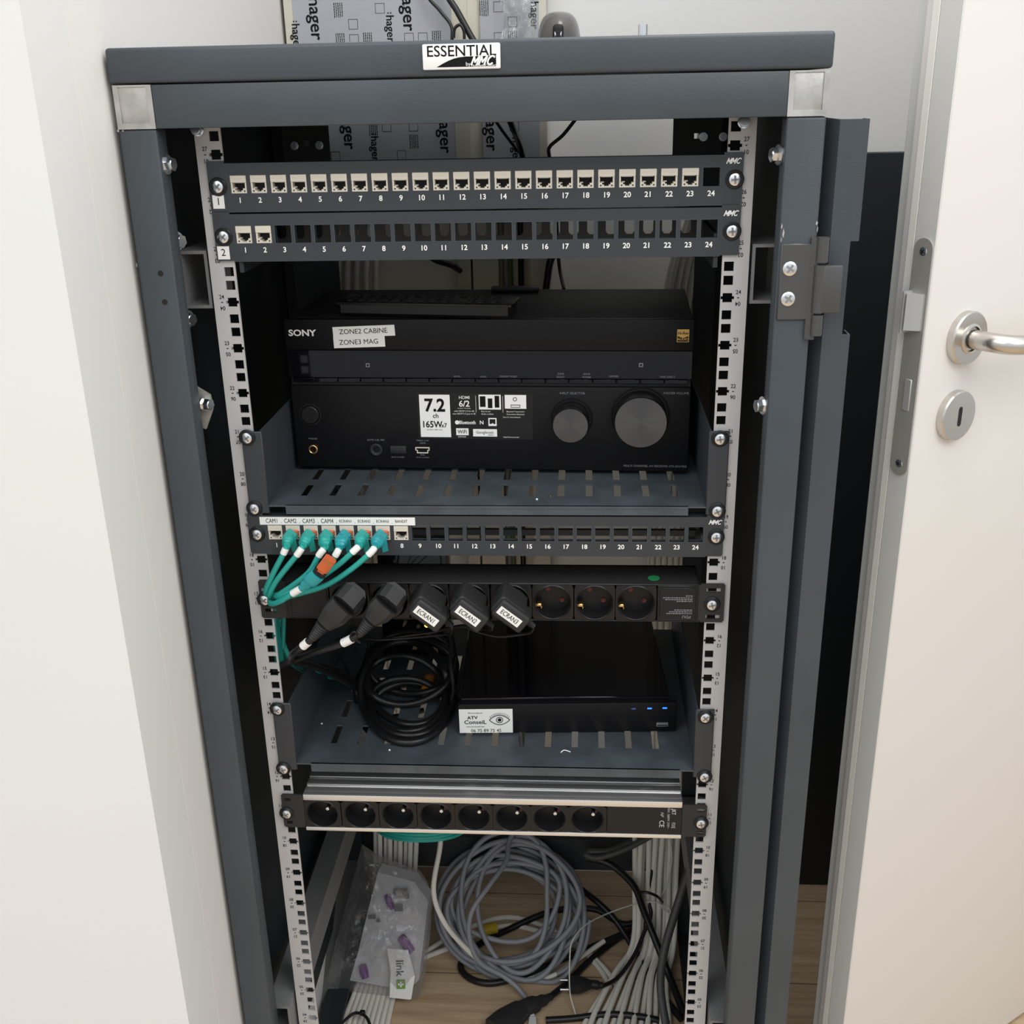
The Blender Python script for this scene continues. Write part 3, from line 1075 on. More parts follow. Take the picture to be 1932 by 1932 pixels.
def ear(xa, xb, za, zb, y, slots, th=0.002):
    return MB().plate([(xa, xb, za + 0.0015, zb - 0.0015), (xa + 0.0012, xb - 0.0012, za, zb)], slots, y, y + th)


m = ear(-0.2378, -0.2108, 0.7338, 0.7778, yp, [(-0.2362, -0.2215, 0.7645, 0.7690), (-0.2335, -0.2215, 0.7410, 0.7452), (-0.2300, -0.2200, 0.7545, 0.7630)])
obj('ear', m, M_blackrough, PD)
m = ear(0.2196, 0.2452, 0.7342, 0.7775, yp, [(0.2265, 0.2412, 0.7682, 0.7727), (0.2265, 0.2412, 0.7380, 0.7425)])
obj('ear', m, M_blackrough, PD)
screw(PD, -0.2327, 0.7559, yp, 0.2)
screw(PD, 0.2326, 0.7549, yp, 0.7)

# lower strip, aluminium
PE = thing('power_strip', 'aluminium lower power strip with eight round sockets and CE mark', 'power strip', (0, yp, 0.467))
m = MB()
q0, q1 = -0.2145, 0.2117
m.rbox(q0, q1, yp - 0.0006, 0.003, 0.5042, 0.5122, 0.0010, 2)
m.rbox(q0, q1, yp - 0.0006, 0.044, 0.4632, 0.4682, 0.0008, 2)
m.box(q0, q1, 0.003, 0.044, 0.5060, 0.5098)
for ya, yb_, zt_ in ((0.003, 0.0135, 0.5118), (0.0165, 0.0275, 0.5126), (0.0305, 0.044, 0.5134)):
    m.rbox(q0, q1, ya, yb_, 0.5080, zt_, 0.0008, 2)
obj('housing', m, M_alu, PE)
obj('inner_back', MB().box(q0, q1, 0.040, 0.043, 0.4682, 0.5060), M_void, PE, smooth=False)
ex = [at(608 + 71.5 * i, 1530 + 2.15 * i, y=yp).x for i in range(8)]
for i, xc in enumerate(ex):
    m = MB()
    socket_tile(m, xc, 0.4862, 0.0212, 0.0176, 0.0170, yp, 0.017)
    if i % 2 == 0:
        m.box(xc - 0.0216, xc - 0.0213, yp + 0.0004, yp + 0.01, 0.4684, 0.5040)
    so = obj('socket', m, M_black, PE)
    m = MB()
    m.cyl((xc + 0.0062, yp + 0.017, 0.4930), (xc + 0.0062, yp + 0.001, 0.4930), 0.0025, n=14)
    m.lathe((xc + 0.0062, yp + 0.001, 0.4930), (0, -1, 0), [(0.0025, 0), (0.0019, 0.0012), (0, 0.0018)], 14)
    obj('earth_pin', m, M_zinc, so, label='bright earth pin')
    m = MB()
    pin_hole(m, xc + 0.0090, 0.4868, yp + 0.0166, 0.0036)
    pin_hole(m, xc - 0.004, 0.4985, yp + 0.0166, 0.0028)
    obj('pin_shutter', m, M_red, so, label='dark red pin shutter')
m = MB().rbox(ex[-1] + 0.0216, q1, yp, yp + 0.008, 0.4684, 0.5040, 0.0005, 1)
bp_ = obj('blank_panel', m, M_black, PE)
m = MB().rbox(q0, ex[0] - 0.0214, yp, yp + 0.008, 0.4684, 0.5040, 0.0004, 1)
obj('end_panel', m, M_black, PE)
t = MB()
ty = yp - 0.0003
P = at(1271, 1531, y=yp)
t.text('.JKT', 0.0062, F(P.x, ty, P.z, -PI / 2), bold=0.02, sx=0.8)
P = at(1270, 1557, y=yp)
t.text('FIXE', 0.0058, F(P.x, ty, P.z, -PI / 2), sx=0.7)
P = at(1261, 1543, y=yp)
t.text('MAX. 3680W 230V~', 0.0036, F(P.x, ty, P.z, -PI / 2), sx=0.92)
P = at(1248, 1554, y=yp)
t.text('CE', 0.0078, F(P.x, ty, P.z, -PI / 2), bold=0.01)
P = at(1249, 1536, y=yp)
t.text('NF', 0.0050, F(P.x, ty, P.z, -PI / 2), shear=0.3)
obj('rating_text', t, M_inkmid, bp_, smooth=False, recalc=False, label='pale sideways CE rating text')
m = ear(-0.2394, -0.2145, 0.4675, 0.5118, yp - 0.0008, [(-0.2360, -0.2290, 0.5030, 0.5068), (-0.2360, -0.2290, 0.4722, 0.4762)])
obj('ear', m, M_blackrough, PE)
m = ear(0.2117, 0.2388, 0.4665, 0.5088, yp - 0.0008, [(0.2285, 0.2365, 0.5000, 0.5040), (0.2285, 0.2365, 0.4700, 0.4742)])
obj('ear', m, M_blackrough, PE)
screw(PE, -0.2349, 0.4868, yp - 0.0008, 0.4)
screw(PE, 0.2329, 0.4857, yp - 0.0008, 0.8)

# ------------------------------------------------------------------ AV receiver
RA = math.radians(-2.2)
RV = thing('av_receiver', 'black AV receiver with two round dials on the upper shelf', 'receiver', (-0.0010, 0.098, 0.8625), RA)
RZ = 0.8625
W2 = 0.2140
TZ = 1.0295 - RZ
m = MB()
m.rbox(-W2 + 0.001, W2 - 0.001, 0.004, 0.185, 0.006, TZ - 0.0008, 0.0015)
for x in (-0.17, 0.17):
    for y in (0.03, 0.15):
        m.cyl((x, y, 0), (x, y, 0.007), 0.014, n=24)
obj('body', m, M_rectop, RV, world=False)
zs = lambda v: at(920, v, y=0.098).z - RZ          # heights on the front
Zt1, Zw0, Zb0, Zl1 = zs(661), zs(714), zs(723), zs(729)
obj('upper_fascia', MB().rbox(-W2, W2, -0.001, 0.006, Zt1, TZ, 0.0012, 2), M_receiver, RV, world=False)
ds = obj('display_window', MB().rbox(-W2 + 0.0006, W2 - 0.0006, 0.0002, 0.006, Zw0, Zt1 - 0.0003, 0.0004, 1), M_gloss, RV, world=False, label='glossy dark display window')
bt = MB()
nb = 17
for i in range(nb):
    a = -W2 + 0.004 + i * (2 * W2 - 0.008) / nb
    bt.rbox(a + 0.0004, a + (2 * W2 - 0.008) / nb - 0.0004, 0.0, 0.006, Zb0, Zw0 - 0.0004, 0.0005, 1)
obj('button_row', bt, M_gloss, RV, world=False)
lf = obj('lower_fascia', MB().rbox(-W2 + 0.001, W2 - 0.001, -0.001, 0.006, 0.0035, Zl1, 0.0015, 2), M_receiver, RV, world=False)


def rl(u, v, y=0.098):
    """receiver-local x, z of a point on its front"""
    p = at(u, v, y=y)
    return p.x + 0.0010, p.z - RZ


def ftext(mb, s, u, v, size, y=-0.0013, **k):
    x, z = rl(u, v)
    mb.text(s, size, F(x, y, z), **k)


for nm, u, v, r, ln, lab in (('volume_dial', 1208, 780, 0.0272, 0.028, 'large spun-metal volume dial'), ('selector_dial', 1079, 787, 0.0188, 0.028, 'small spun-metal selector dial')):
    x, z = rl(u, v)
    m = MB()
    m.cur = 1
    m.lathe((x, -0.001, z), (0, -1, 0), [(r + 0.0035, 0.0002), (r + 0.003, 0.0008), (r + 0.0014, 0.0001)], 56)
    m.cur = 0
    m.lathe((x, -0.001, z), (0, -1, 0), [(r + 0.0002, 0), (r, ln - 0.0012), (r - 0.0008, ln), (0, ln + 0.0003)], 64)
    obj(nm, m, [M_knob, M_black], RV, world=False, label=lab)
x, z = rl(583, 785)
m = MB()
m.lathe((x, -0.001, z), (0, -1, 0), [(0.0125, 0), (0.0122, 0.0012), (0.0108, 0.0012), (0.0106, 0.0002)], 40)
m.lathe((x, -0.001, z), (0, -1, 0), [(0.0098, 0), (0.0098, 0.003), (0.009, 0.0036), (0, 0.0034)], 40)
obj('power_button', m, M_black, RV, world=False)
x, z = rl(588.5, 851)
m = MB()
m.lathe((x, -0.001, z), (0, -1, 0), [(0.0052, 0), (0.0052, 0.0014), (0.0042, 0.0018), (0.0036, 0.0012), (0.0034, -0.0006), (0, -0.0006)], 28)
jj = obj('headphone_jack', m, M_gold, RV, world=False, label='gold headphone jack')
obj('jack_hole', MB().cyl((x, -0.0008, z), (x, -0.0004, z), 0.0033, n=20), M_void, jj, world=False)
x, z = rl(709, 850)
m = MB()
m.lathe((x, -0.001, z), (0, -1, 0), [(0.0068, 0), (0.0068, 0.0016), (0.0058, 0.0020), (0.0036, 0.0012), (0.0034, 0.0), (0, 0.0)], 28)
obj('microphone_jack', m, M_blackrough, RV, world=False)
x, z = rl(751, 850)
obj('usb_cover', MB().rbox(x - 0.0090, x + 0.0090, -0.0030, 0, z - 0.0042, z + 0.0048, 0.0012, 2), M_blackrough, RV, world=False)
x, z = rl(797, 850)
m = MB()
m.plate([(x - 0.0078, x + 0.0078, z - 0.0002, z + 0.0034), (x - 0.0062, x + 0.0062, z - 0.0034, z - 0.0002)],
        [(x - 0.0068, x + 0.0068, z + 0.0002, z + 0.0024), (x - 0.0052, x + 0.0052, z - 0.0025, z + 0.0002)], -0.0022, -0.001)
obj('hdmi_port', m, M_cream, RV, world=False, label='pale-rimmed HDMI port')

t = MB()
ftext(t, 'SONY', 567, 631, 0.0092, bold=0.03, sx=1.2)
obj('maker_name', t, M_white, RV, world=False, smooth=False, recalc=False, label='white SONY lettering')
CAP = [
    ('INPUT SELECTOR', 1080, 740, 0.0034, -0.0013),
    ('MASTER VOLUME', 1275, 738, 0.0034, -0.0013),
    ('MULTI CHANNEL AV RECEIVER STR-DN1060', 1235, 875, 0.0034, -0.0013),
    ('AUTO CAL MIC', 708, 832, 0.0028, -0.0013),
    ('PHONES', 588, 831, 0.0026, -0.0013),
    ('VIDEO 2 IN/', 797, 832, 0.0026, -0.0013),
    ('HDMI', 797, 837, 0.0026, -0.0013),
    ('MHL', 797, 859, 0.0026, -0.0013),
    ('DC5V 1A MAX', 797, 864, 0.0022, -0.0013),
    ('DC5V 1A MAX', 750, 864, 0.0022, -0.0013),
    ('DISPLAY MODE', 959, 710, 0.0026, -0.0001),
    ('ZONE', 1058, 704, 0.0026, -0.0001),
    ('SELECT', 1058, 710, 0.0026, -0.0001),
    ('ZONE', 1107, 704, 0.0026, -0.0001),
    ('POWER', 1107, 710, 0.0026, -0.0001),
    ('DIMMER', 1158, 708, 0.0026, -0.0001),
    ('PURE DIRECT', 1259, 708, 0.0026, -0.0001),
    ('MUSIC', 912, 711, 0.0024, -0.0001),
    ('MOVIE', 862, 711, 0.0024, -0.0001),
]
for s_, u, v, sz, yy in CAP:
    t = MB()
    ftext(t, s_, u, v, sz, y=yy)
    obj('caption', t, M_inkgrey, RV, world=False, smooth=False, recalc=False)
for u, v in ((1209, 686), (692, 691)):
    x, z = rl(u, v)
    t = MB().plate([(x - 0.0021, x + 0.0021, z - 0.0021, z + 0.0021)], [(x - 0.0012, x + 0.0012, z - 0.0012, z + 0.0012)], -0.0002, 0.0)
    obj('square_mark', t, M_inkgrey, RV, world=False, smooth=False, recalc=False)
# gold badge
xa, za = rl(1276, 642)
xb, zb = rl(1299.5, 618)
m = MB().box(xa, xb, -0.0014, -0.001, za, zb)
gb = obj('hi_res_badge', m, M_goldlogo, RV, world=False, smooth=False, label='gold Hi-Res AUDIO badge')
t = MB()
zm = za + (zb - za) * 0.42
t.prism([(xa + 0.0006, za + 0.0006), (xb - 0.0006, za + 0.0006), (xb - 0.0006, zm + 0.0006), ((xa + xb) / 2, zm - 0.0012), (xa + 0.0006, zm + 0.0006)], -0.0016, -0.0014)
t.text('Hi-Res', 0.0042, F((xa + xb) / 2, -0.0017, za + (zb - za) * 0.70), bold=0.01, sx=0.95)
obj('badge_print', t, M_ink, gb, world=False, smooth=False, recalc=False)
obj('badge_word', MB().text('AUDIO', 0.0037, F((xa + xb) / 2, -0.0018, za + (zb - za) * 0.23), bold=0.01, sx=0.95), M_goldlogo, gb, world=False, smooth=False, recalc=False)
# zone labels


def quad_label(par, pts, y, nm, txt, size, ang, lab):
    q = [rl(*p) for p in pts]
    o = obj(nm, MB().prism(q, y - 0.0003, y), M_label, par, world=False, smooth=False, label=lab)
    cx, cz = sum(a for a, b in q) / 4, sum(b for a, b in q) / 4
    obj('lettering', MB().text(txt, size, F(cx - 0.0005, y - 0.0005, cz, ang), sx=1.0), M_ink, o, world=False, smooth=False, recalc=False)


quad_label(RV, [(625, 619), (743, 613.5), (745, 634), (627, 639)], -0.0011, 'zone_label', 'ZONE2 CABINE', 0.0074, 0.035, 'white ZONE2 CABINE label')
quad_label(RV, [(626.5, 639), (724.5, 634.5), (726, 655), (628.5, 659)], -0.0010, 'zone_label', 'ZONE3 MAG', 0.0074, 0.035, 'white ZONE3 MAG label')
# feature sticker
sa, sb = rl(790, 828), rl(1005, 741)
y = -0.0012
fs = obj('feature_sticker', MB().box(sa[0], sb[0], y, -0.001, sa[1], sb[1]), M_black, RV, world=False, smooth=False, label='black and white feature sticker')
wp = MB()
a, b = rl(794, 825), rl(848, 745)
wp.box(a[0], b[0], y - 0.0002, y, a[1], b[1])
a, b = rl(904, 772), rl(945, 744)
wp.box(a[0], b[0], y - 0.0002, y, a[1], b[1])
a, b = rl(953, 770), rl(993, 744)
wp.box(a[0], b[0], y - 0.0002, y, a[1], b[1])
a, b = rl(893, 823), rl(938, 809)
wp.rbox(a[0], b[0], y - 0.0003, y, a[1], b[1], 0.0001, 1)
a, b = rl(922, 803), rl(937, 788)
wp.plate([(a[0], b[0], a[1], b[1])], [(a[0] + 0.0012, b[0] - 0.0012, a[1] + 0.0022, b[1] - 0.0012)], y - 0.0002, y)
wp.prism([((a[0] + b[0]) / 2 - 0.0024, a[1] + 0.0008), ((a[0] + b[0]) / 2 + 0.0024, a[1] + 0.0008), ((a[0] + b[0]) / 2, a[1] + 0.0034)], y - 0.0003, y)
a, b = rl(861, 821), rl(884, 808)
wp.rbox(a[0], b[0], y - 0.0003, y, a[1], b[1], 0.0001, 1)
y2 = y - 0.0003
ftext(wp, 'HDMI', 876, 750, 0.0048, y=y2, bold=0.002)
ftext(wp, '6/2', 876, 762, 0.0092, y=y2, bold=0.015)
ftext(wp, 'in series  Out series', 876, 770, 0.0017, y=y2)
ftext(wp, 'with HDCP 2.2 for 4K', 876, 775.5, 0.0024, y=y2)
ftext(wp, 'avec HDCP 2.2 pour le 4K', 876, 780.5, 0.0023, y=y2)
ftext(wp, 'Easy to use', 917, 775.5, 0.0022, y=y2)
ftext(wp, 'Facile a utiliser', 920, 780.5, 0.0022, y=y2)
ftext(wp, 'Bluetooth Transmission', 973, 775.5, 0.0020, y=y2)
ftext(wp, 'Transmission Bluetooth', 973, 780.5, 0.0020, y=y2)
ftext(wp, 'Bluetooth', 882, 797, 0.0056, y=y2, bold=0.015, sx=0.80)
ftext(wp, 'N', 909, 797, 0.0058, y=y2, bold=0.02)
ftext(wp, 'Scan for more features', 966, 786, 0.0020, y=y2)
ftext(wp, 'http://www.sony.net/', 965, 823.5, 0.0020, y=y2)
ftext(wp, 'CERTIFIED', 872, 824, 0.0019, y=y2)
x, z = rl(862.5, 797)
wp.lathe((x, y, z), (0, -1, 0), [(0.0023, 0), (0.0023, 0.0002), (0, 0.0002)], 20)
for u in (898, 949):
    x, z = rl(u, 762)
    wp.box(x - 0.00015, x + 0.00015, y - 0.0002, y, z - 0.009, z + 0.009)
obj('sticker_print', wp, M_white, fs, world=False, smooth=False, recalc=False)
t = MB()
y3 = y - 0.0005
ftext(t, '7.2', 820, 766, 0.0195, y=y3, bold=0.028, sx=0.95)
ftext(t, 'ch', 822, 785, 0.0070, y=y3, bold=0.01)
ftext(t, '165W', 815, 801.5, 0.0100, y=y3, bold=0.018, sx=0.88)
ftext(t, 'x7', 838, 803, 0.0066, y=y3, bold=0.012, sx=0.9)
ftext(t, '(6 ohms, 1kHz, 1ch)', 820, 811, 0.0020, y=y3)
ftext(t, 'Googlecast', 915, 815, 0.0044, y=y3, sx=0.95)
ftext(t, 'READY', 927, 820, 0.0020, y=y3)
ftext(t, 'WiFi', 872.5, 814.5, 0.0058, y=y3, bold=0.01, sx=0.9)
for u, v, w_, h_ in ((911, 757, 5, 10), (925, 760, 4, 9), (938, 757, 4, 11)):
    a, b = rl(u - w_, v + h_), rl(u + w_, v - h_)
    t.box(a[0], b[0], y3, y3 + 0.0001, a[1], b[1])
x, z = rl(972, 752)
t.lathe((x, y3 + 0.0001, z), (0, -1, 0), [(0.0022, 0), (0.0022, 0.0001), (0.0016, 0.0001), (0.0016, 0)], 20)
x, z = rl(973, 765)
t.plate([(x - 0.005, x + 0.005, z - 0.0016, z + 0.0016)], [(x - 0.0045, x + 0.0045, z - 0.0010, z + 0.0010)], y3, y3 + 0.0001)
obj('sticker_ink', t, M_ink, fs, world=False, smooth=False, recalc=False)

# remote control on the receiver
a, b = at(646, 578, z=1.035), at(980, 584, z=1.035)
rc = thing('remote_control', 'black remote control lying on top of the receiver', 'remote control', ((a.x + b.x) / 2, 0.128, 1.0297), math.atan2(b.y - a.y, b.x - a.x))
L2 = 0.0945
m = MB()
m.prism([(-0.024, 0.004), (-0.019, 0.0), (0.019, 0.0), (0.024, 0.004), (0.024, 0.0135), (-0.024, 0.0135)], -L2 + 0.005, L2 - 0.004, YZ)
m.rbox(-L2, L2, -0.0245, 0.0245, 0.0125, 0.0155, 0.0010, 2)
obj('remote_body', m, M_black, rc, world=False)
ME_key = MB().rbox(-0.0032, 0.0032, -0.0022, 0.0022, 0, 0.0018, 0.0006, 1).mesh('key', M_blackrough)
for i in range(13):
    for j in range(4):
        if i in (5, 9) and j in (1, 2):
            continue
        k = bpy.data.objects.new('remote_key', ME_key)
        COL.objects.link(k)
        k.parent = rc
        k.location = (-L2 + 0.014 + i * 0.0128, -0.0165 + j * 0.011, 0.0153)
a = at(975, 556, z=1.032)
m = MB().rbox(-0.032, 0.024, -0.008, 0.008, 0, 0.005, 0.001, 2, Matrix.Translation((a.x, 0.265, 1.0297)))
tag(obj('flat_black_plug', m, M_black), 'small flat black strip lying behind the remote on the receiver', 'plug')

# ------------------------------------------------------------------ video recorder
NA = math.radians(2.7)
NV = thing('video_recorder', 'glossy black video recorder with white eye sticker and blue lights', 'recorder', (0.0840, 0.0675, 0.5535), NA)
m = MB()
m.rbox(-0.1225, 0.1165, 0.004, 0.235, 0.0045, 0.0455, 0.001, 1)
for x in (-0.1, 0.1):
    for y in (0.02, 0.2):
        m.cyl((x, y, 0), (x, y, 0.005), 0.008, n=18)
obj('case', m, M_gloss, NV, world=False)
fr = obj('front_bezel', MB().rbox(-0.1262, 0.1252, -0.002, 0.006, 0.002, 0.0405, 0.002, 2), M_receiver, NV, world=False)


def nl(u, v):
    p = at(u, v, y=0.0655)
    return p.x - 0.0840, p.z - 0.5535


a, b = nl(868, 1379), nl(967, 1336)
st = obj('eye_sticker', MB().rbox(a[0], b[0], -0.0026, -0.0019, a[1] + 0.001, b[1] + 0.001, 0.0003, 1), M_label, NV, world=False, label='white eye sticker')
t = MB()
y = -0.0029
cx = lambda f: a[0] + (b[0] - a[0]) * f
cz = lambda f: b[1] + 0.001 + (a[1] - b[1]) * f
t.text('Site protege par', 0.0026, F(cx(0.31), y, cz(0.15)))
t.text('ATV', 0.0058, F(cx(0.25), y, cz(0.35), 0.05), bold=0.02, sx=1.1)
t.text('ConseiL', 0.0070, F(cx(0.30), y, cz(0.54)), bold=0.015, sx=1.1)
t.text('www.atvconseil.com', 0.0026, F(cx(0.30), y, cz(0.72)), sx=0.98)
t.text('06 75 89 75 45', 0.0058, F(cx(0.50), y, cz(0.90)), sx=1.0)
ex0, ez0 = cx(0.755), cz(0.45)
n = 20
up = [(ex0 + 0.0118 * (2 * i / n - 1), ez0 + 0.0062 * (1 - (2 * i / n - 1) ** 2)) for i in range(n + 1)]
dn = [(ex0 + 0.0118 * (2 * i / n - 1), ez0 - 0.0062 * (1 - (2 * i / n - 1) ** 2)) for i in range(n + 1)]
for cur in (up, dn):
    t.tube([(p_[0], y, p_[1]) for p_ in cur], 0.00042, 5)
t.tube([(ex0 + 0.0036 * math.cos(q), y, ez0 + 0.0036 * math.sin(q)) for q in [2 * PI * i / 24 for i in range(24)]], 0.00042, 5, True)
t.lathe((ex0, y + 0.0002, ez0), (0, -1, 0), [(0.0021, 0), (0.0021, 0.0002), (0, 0.0002)], 20)
for i in range(1, 14):
    q = 2 * i / 14 - 1
    x, z = ex0 + 0.0118 * q, ez0 + 0.0062 * (1 - q * q) + 0.0008
    t.tube([(x, y, z), (x + q * 0.0012, y, z + 0.0028)], 0.00022, 4)
obj('sticker_print', t, M_ink, st, world=False, smooth=False, recalc=False)
for u, mm in ((1196, M_bluedim), (1226, M_blue), (1255, M_blue)):
    x, z = nl(u, 1340.5)
    obj('indicator_light', MB().rbox(x - 0.0026, x + 0.0026, -0.0024, 0, z - 0.0009, z + 0.0009, 0.0003, 1), mm, NV, world=False,
        label='lit blue indicator' if mm is M_blue else 'dim blue indicator')
x, z = nl(1250, 1371)
m = MB().plate([(x - 0.0066, x + 0.0066, z - 0.0026, z + 0.0026)], [(x - 0.0060, x + 0.0060, z - 0.0019, z - 0.0004)], -0.0026, -0.0018)
ub = obj('usb_port', m, M_zinc, NV, world=False, label='silver USB port')

# ------------------------------------------------------------------ plugs and cords at the rack front
rnd = random.Random(7)


def P3(u, v, y):
    return at(u, v, y=y)


# teal patch cords plugged into ports 2 to 7; their tails gather at the left ear of the upper strip
TC = ['CAM2', 'CAM3', 'CAM4', 'ECRAN1', 'ECRAN2', 'ECRAN3']
jx = [-0.2140 + i * PITCH for i in range(1, 7)]
TP = [  # boot lower end px, cable bends px
    ((541, 1030), [(533, 1048), (515, 1083), (501, 1118)]),
    ((572, 1030), [(562, 1045), (540, 1072), (519, 1100), (508, 1124)]),
    ((614, 1033), [(603, 1046), (584, 1078), (554, 1103), (522, 1124)]),
    ((640, 1034), [(634, 1046), (615, 1072), (575, 1103), (530, 1124)]),
    ((678, 1030), [(667, 1040), (638, 1066), (600, 1092), (556, 1112), (524, 1126)]),
    ((708, 1031), [(698, 1044), (660, 1076), (616, 1104), (565, 1120), (526, 1129)])]


def boot(mb, a, b, w0, h0, w1, ribs, d=Vector((0, -1, 0))):
    """rounded-square strain relief from a to b"""
    a, b = Vector(a), Vector(b)
    ax = (b - a).normalized()
    sd = ax.cross(d).normalized()
    up = sd.cross(ax).normalized()
    n = 9
    vs, fs = [], []
    for i in range(n):
        t = i / (n - 1)
        k = 1.0 if t < 0.45 else 1 - (t - 0.45) / 0.55 * (1 - w1 / w0)
        if ribs and t > 0.4 and i % 2:
            k *= 0.80
        for j in range(12):
            q = 2 * PI * j / 12
            cc, ss = math.cos(q), math.sin(q)
            r = 1 / max((abs(cc) ** 5 + abs(ss) ** 5) ** 0.2, 1e-6)
            vs.append(a + ax * (b - a).length * t + sd * cc * r * w0 / 2 * k + up * ss * r * h0 / 2 * k)
    for i in range(n - 1):
        for j in range(12):
            l = (j + 1) % 12
            fs.append((i * 12 + j, i * 12 + l, (i + 1) * 12 + l, (i + 1) * 12 + j))
    fs += [list(range(12))[::-1], list(range((n - 1) * 12, n * 12))]
    mb.add(vs, fs)
    return mb


for i in range(6):
    pc = thing('patch_cable', 'teal patch cord plugged in under the label ' + TC[i], 'cable', (jx[i], -0.005, 0.8320), 0, 'teal patch cords at the labelled panel')
    ruby = MB().rbox(jx[i] - 0.0054, jx[i] + 0.0054, -0.0055, 0.004, 0.8275, 0.8345, 0.0006, 1)
    obj('plug', ruby, M_orange, pc, label='red-brown clear plug')
    (bu, bv), bends = TP[i]
    A = Vector((jx[i] - 0.001, -0.005, 0.8305))
    A2 = Vector((jx[i] - 0.0025, -0.013, 0.8290))
    B = P3(bu, bv, -0.030)
    m = MB()
    boot(m, A, A2, 0.0128, 0.0105, 0.0128, False)
    boot(m, A2, B, 0.0132, 0.0115, 0.0072, True)
    m.box(-0.0030, 0.0030, -0.0005, 0.0005, -0.012, 0.004, Matrix.Translation(A2 + Vector((0.0058, -0.004, -0.002))) @ Matrix.Rotation(0.35, 4, 'X') @ Matrix.Rotation(0.5, 4, 'Z'))
    obj('boot', m, (M_teal, M_teal, M_teal, M_tealdark, M_teal, M_tealdark)[i], pc)
    pts = [B]
    for k, q in enumerate(bends):
        f = (k + 1) / len(bends)
        pts.append(P3(q[0], q[1], -0.033 + 0.018 * f * f - i * 0.0006))
    j0 = Vector((-0.2245 + 0.0012 * i, 0.004 + 0.002 * (i % 2), 0.7575 + 0.0008 * (i % 3)))
    pts += [j0, Vector((-0.2270, 0.018, 0.750 - 0.001 * i)), Vector((-0.2335 - 0.0004 * i, 0.022 + 0.003 * i, 0.715)), Vector((-0.236, 0.026 + 0.003 * i, 0.66))]
    sp = spline(pts, 8)
    cb = obj('cord', MB().tube(sp, 0.0029, 10), M_teal, pc)
    sl = MB().tube([sp[3], sp[5], sp[7], sp[9]] if len(bends) > 3 else [sp[3], sp[5], sp[7]], 0.0036, 12)
    w = obj('wrap_label', sl, M_label, cb, label='white wrap label')
# loose cord with its orange plug in front
pc = thing('patch_cable', 'loose teal patch cord with a bare orange-red plug lying across the others', 'cable', P3(610, 1075, -0.045), 0, 'teal patch cords at the labelled panel')
E0, E1, E2, E3 = P3(570, 1109, -0.042), P3(602, 1082, -0.048), P3(611, 1072, -0.049), P3(624, 1054, -0.051)
m = MB()
boot(m, P3(600, 1083, -0.048), E0, 0.0150, 0.0115, 0.0085, True)
obj('boot', m, M_tealdark, pc)
m = MB()
boot(m, E1, P3(608, 1074, -0.049), 0.0135, 0.009, 0.0135, False)
obj('plug_collar', m, M_black, pc, label='dark plug collar')
m = MB()
boot(m, P3(606, 1077, -0.049), E3, 0.0122, 0.0085, 0.0122, False)
pg = obj('plug', m, M_orange, pc, label='orange-red modular plug')
m = MB()
ax = (E3 - E1).normalized()
sd = ax.cross(Vector((0, -1, 0))).normalized()
for k in range(8):
    o_ = E3 - ax * 0.0035 + sd * (k - 3.5) * 0.0011 + Vector((0, -0.0044, 0))
    m.tube([o_ - ax * 0.002, o_ + ax * 0.002], 0.00035, 5)
obj('contacts', m, M_gold, pg)
pts = [E0, P3(552, 1120, -0.040), P3(530, 1134, -0.032), P3(512, 1139, -0.020), Vector((-0.226, -0.006, 0.7570)), Vector((-0.2235, 0.010, 0.7560)),
       Vector((-0.228, 0.045, 0.73)), Vector((-0.236, 0.05, 0.67))]
sp = spline(pts, 8)
cb = obj('cord', MB().tube(sp, 0.0029, 10), M_teal, pc)
obj('wrap_label', MB().tube([sp[2], sp[5], sp[8]], 0.0038, 12), M_label, cb, label='white wrap label')
# tails behind the strip
pts = [P3(528, 1165, 0.05), P3(531, 1205, 0.055), P3(548, 1242, 0.06), P3(580, 1262, 0.10), P3(625, 1268, 0.16)]
tag(obj('teal_cable', MB().tube(spline(pts, 8), 0.0034, 10), M_teal), 'teal cable dropping behind the left rail below the upper power strip', 'cable')
pts = [P3(524, 1170, 0.07), P3(530, 1218, 0.075), P3(556, 1256, 0.09), P3(600, 1275, 0.15), P3(640, 1278, 0.19)]
tag(obj('teal_cable', MB().tube(spline(pts, 8), 0.0030, 10), M_teal), 'rearmost teal cable in the dark behind the left rail', 'cable')


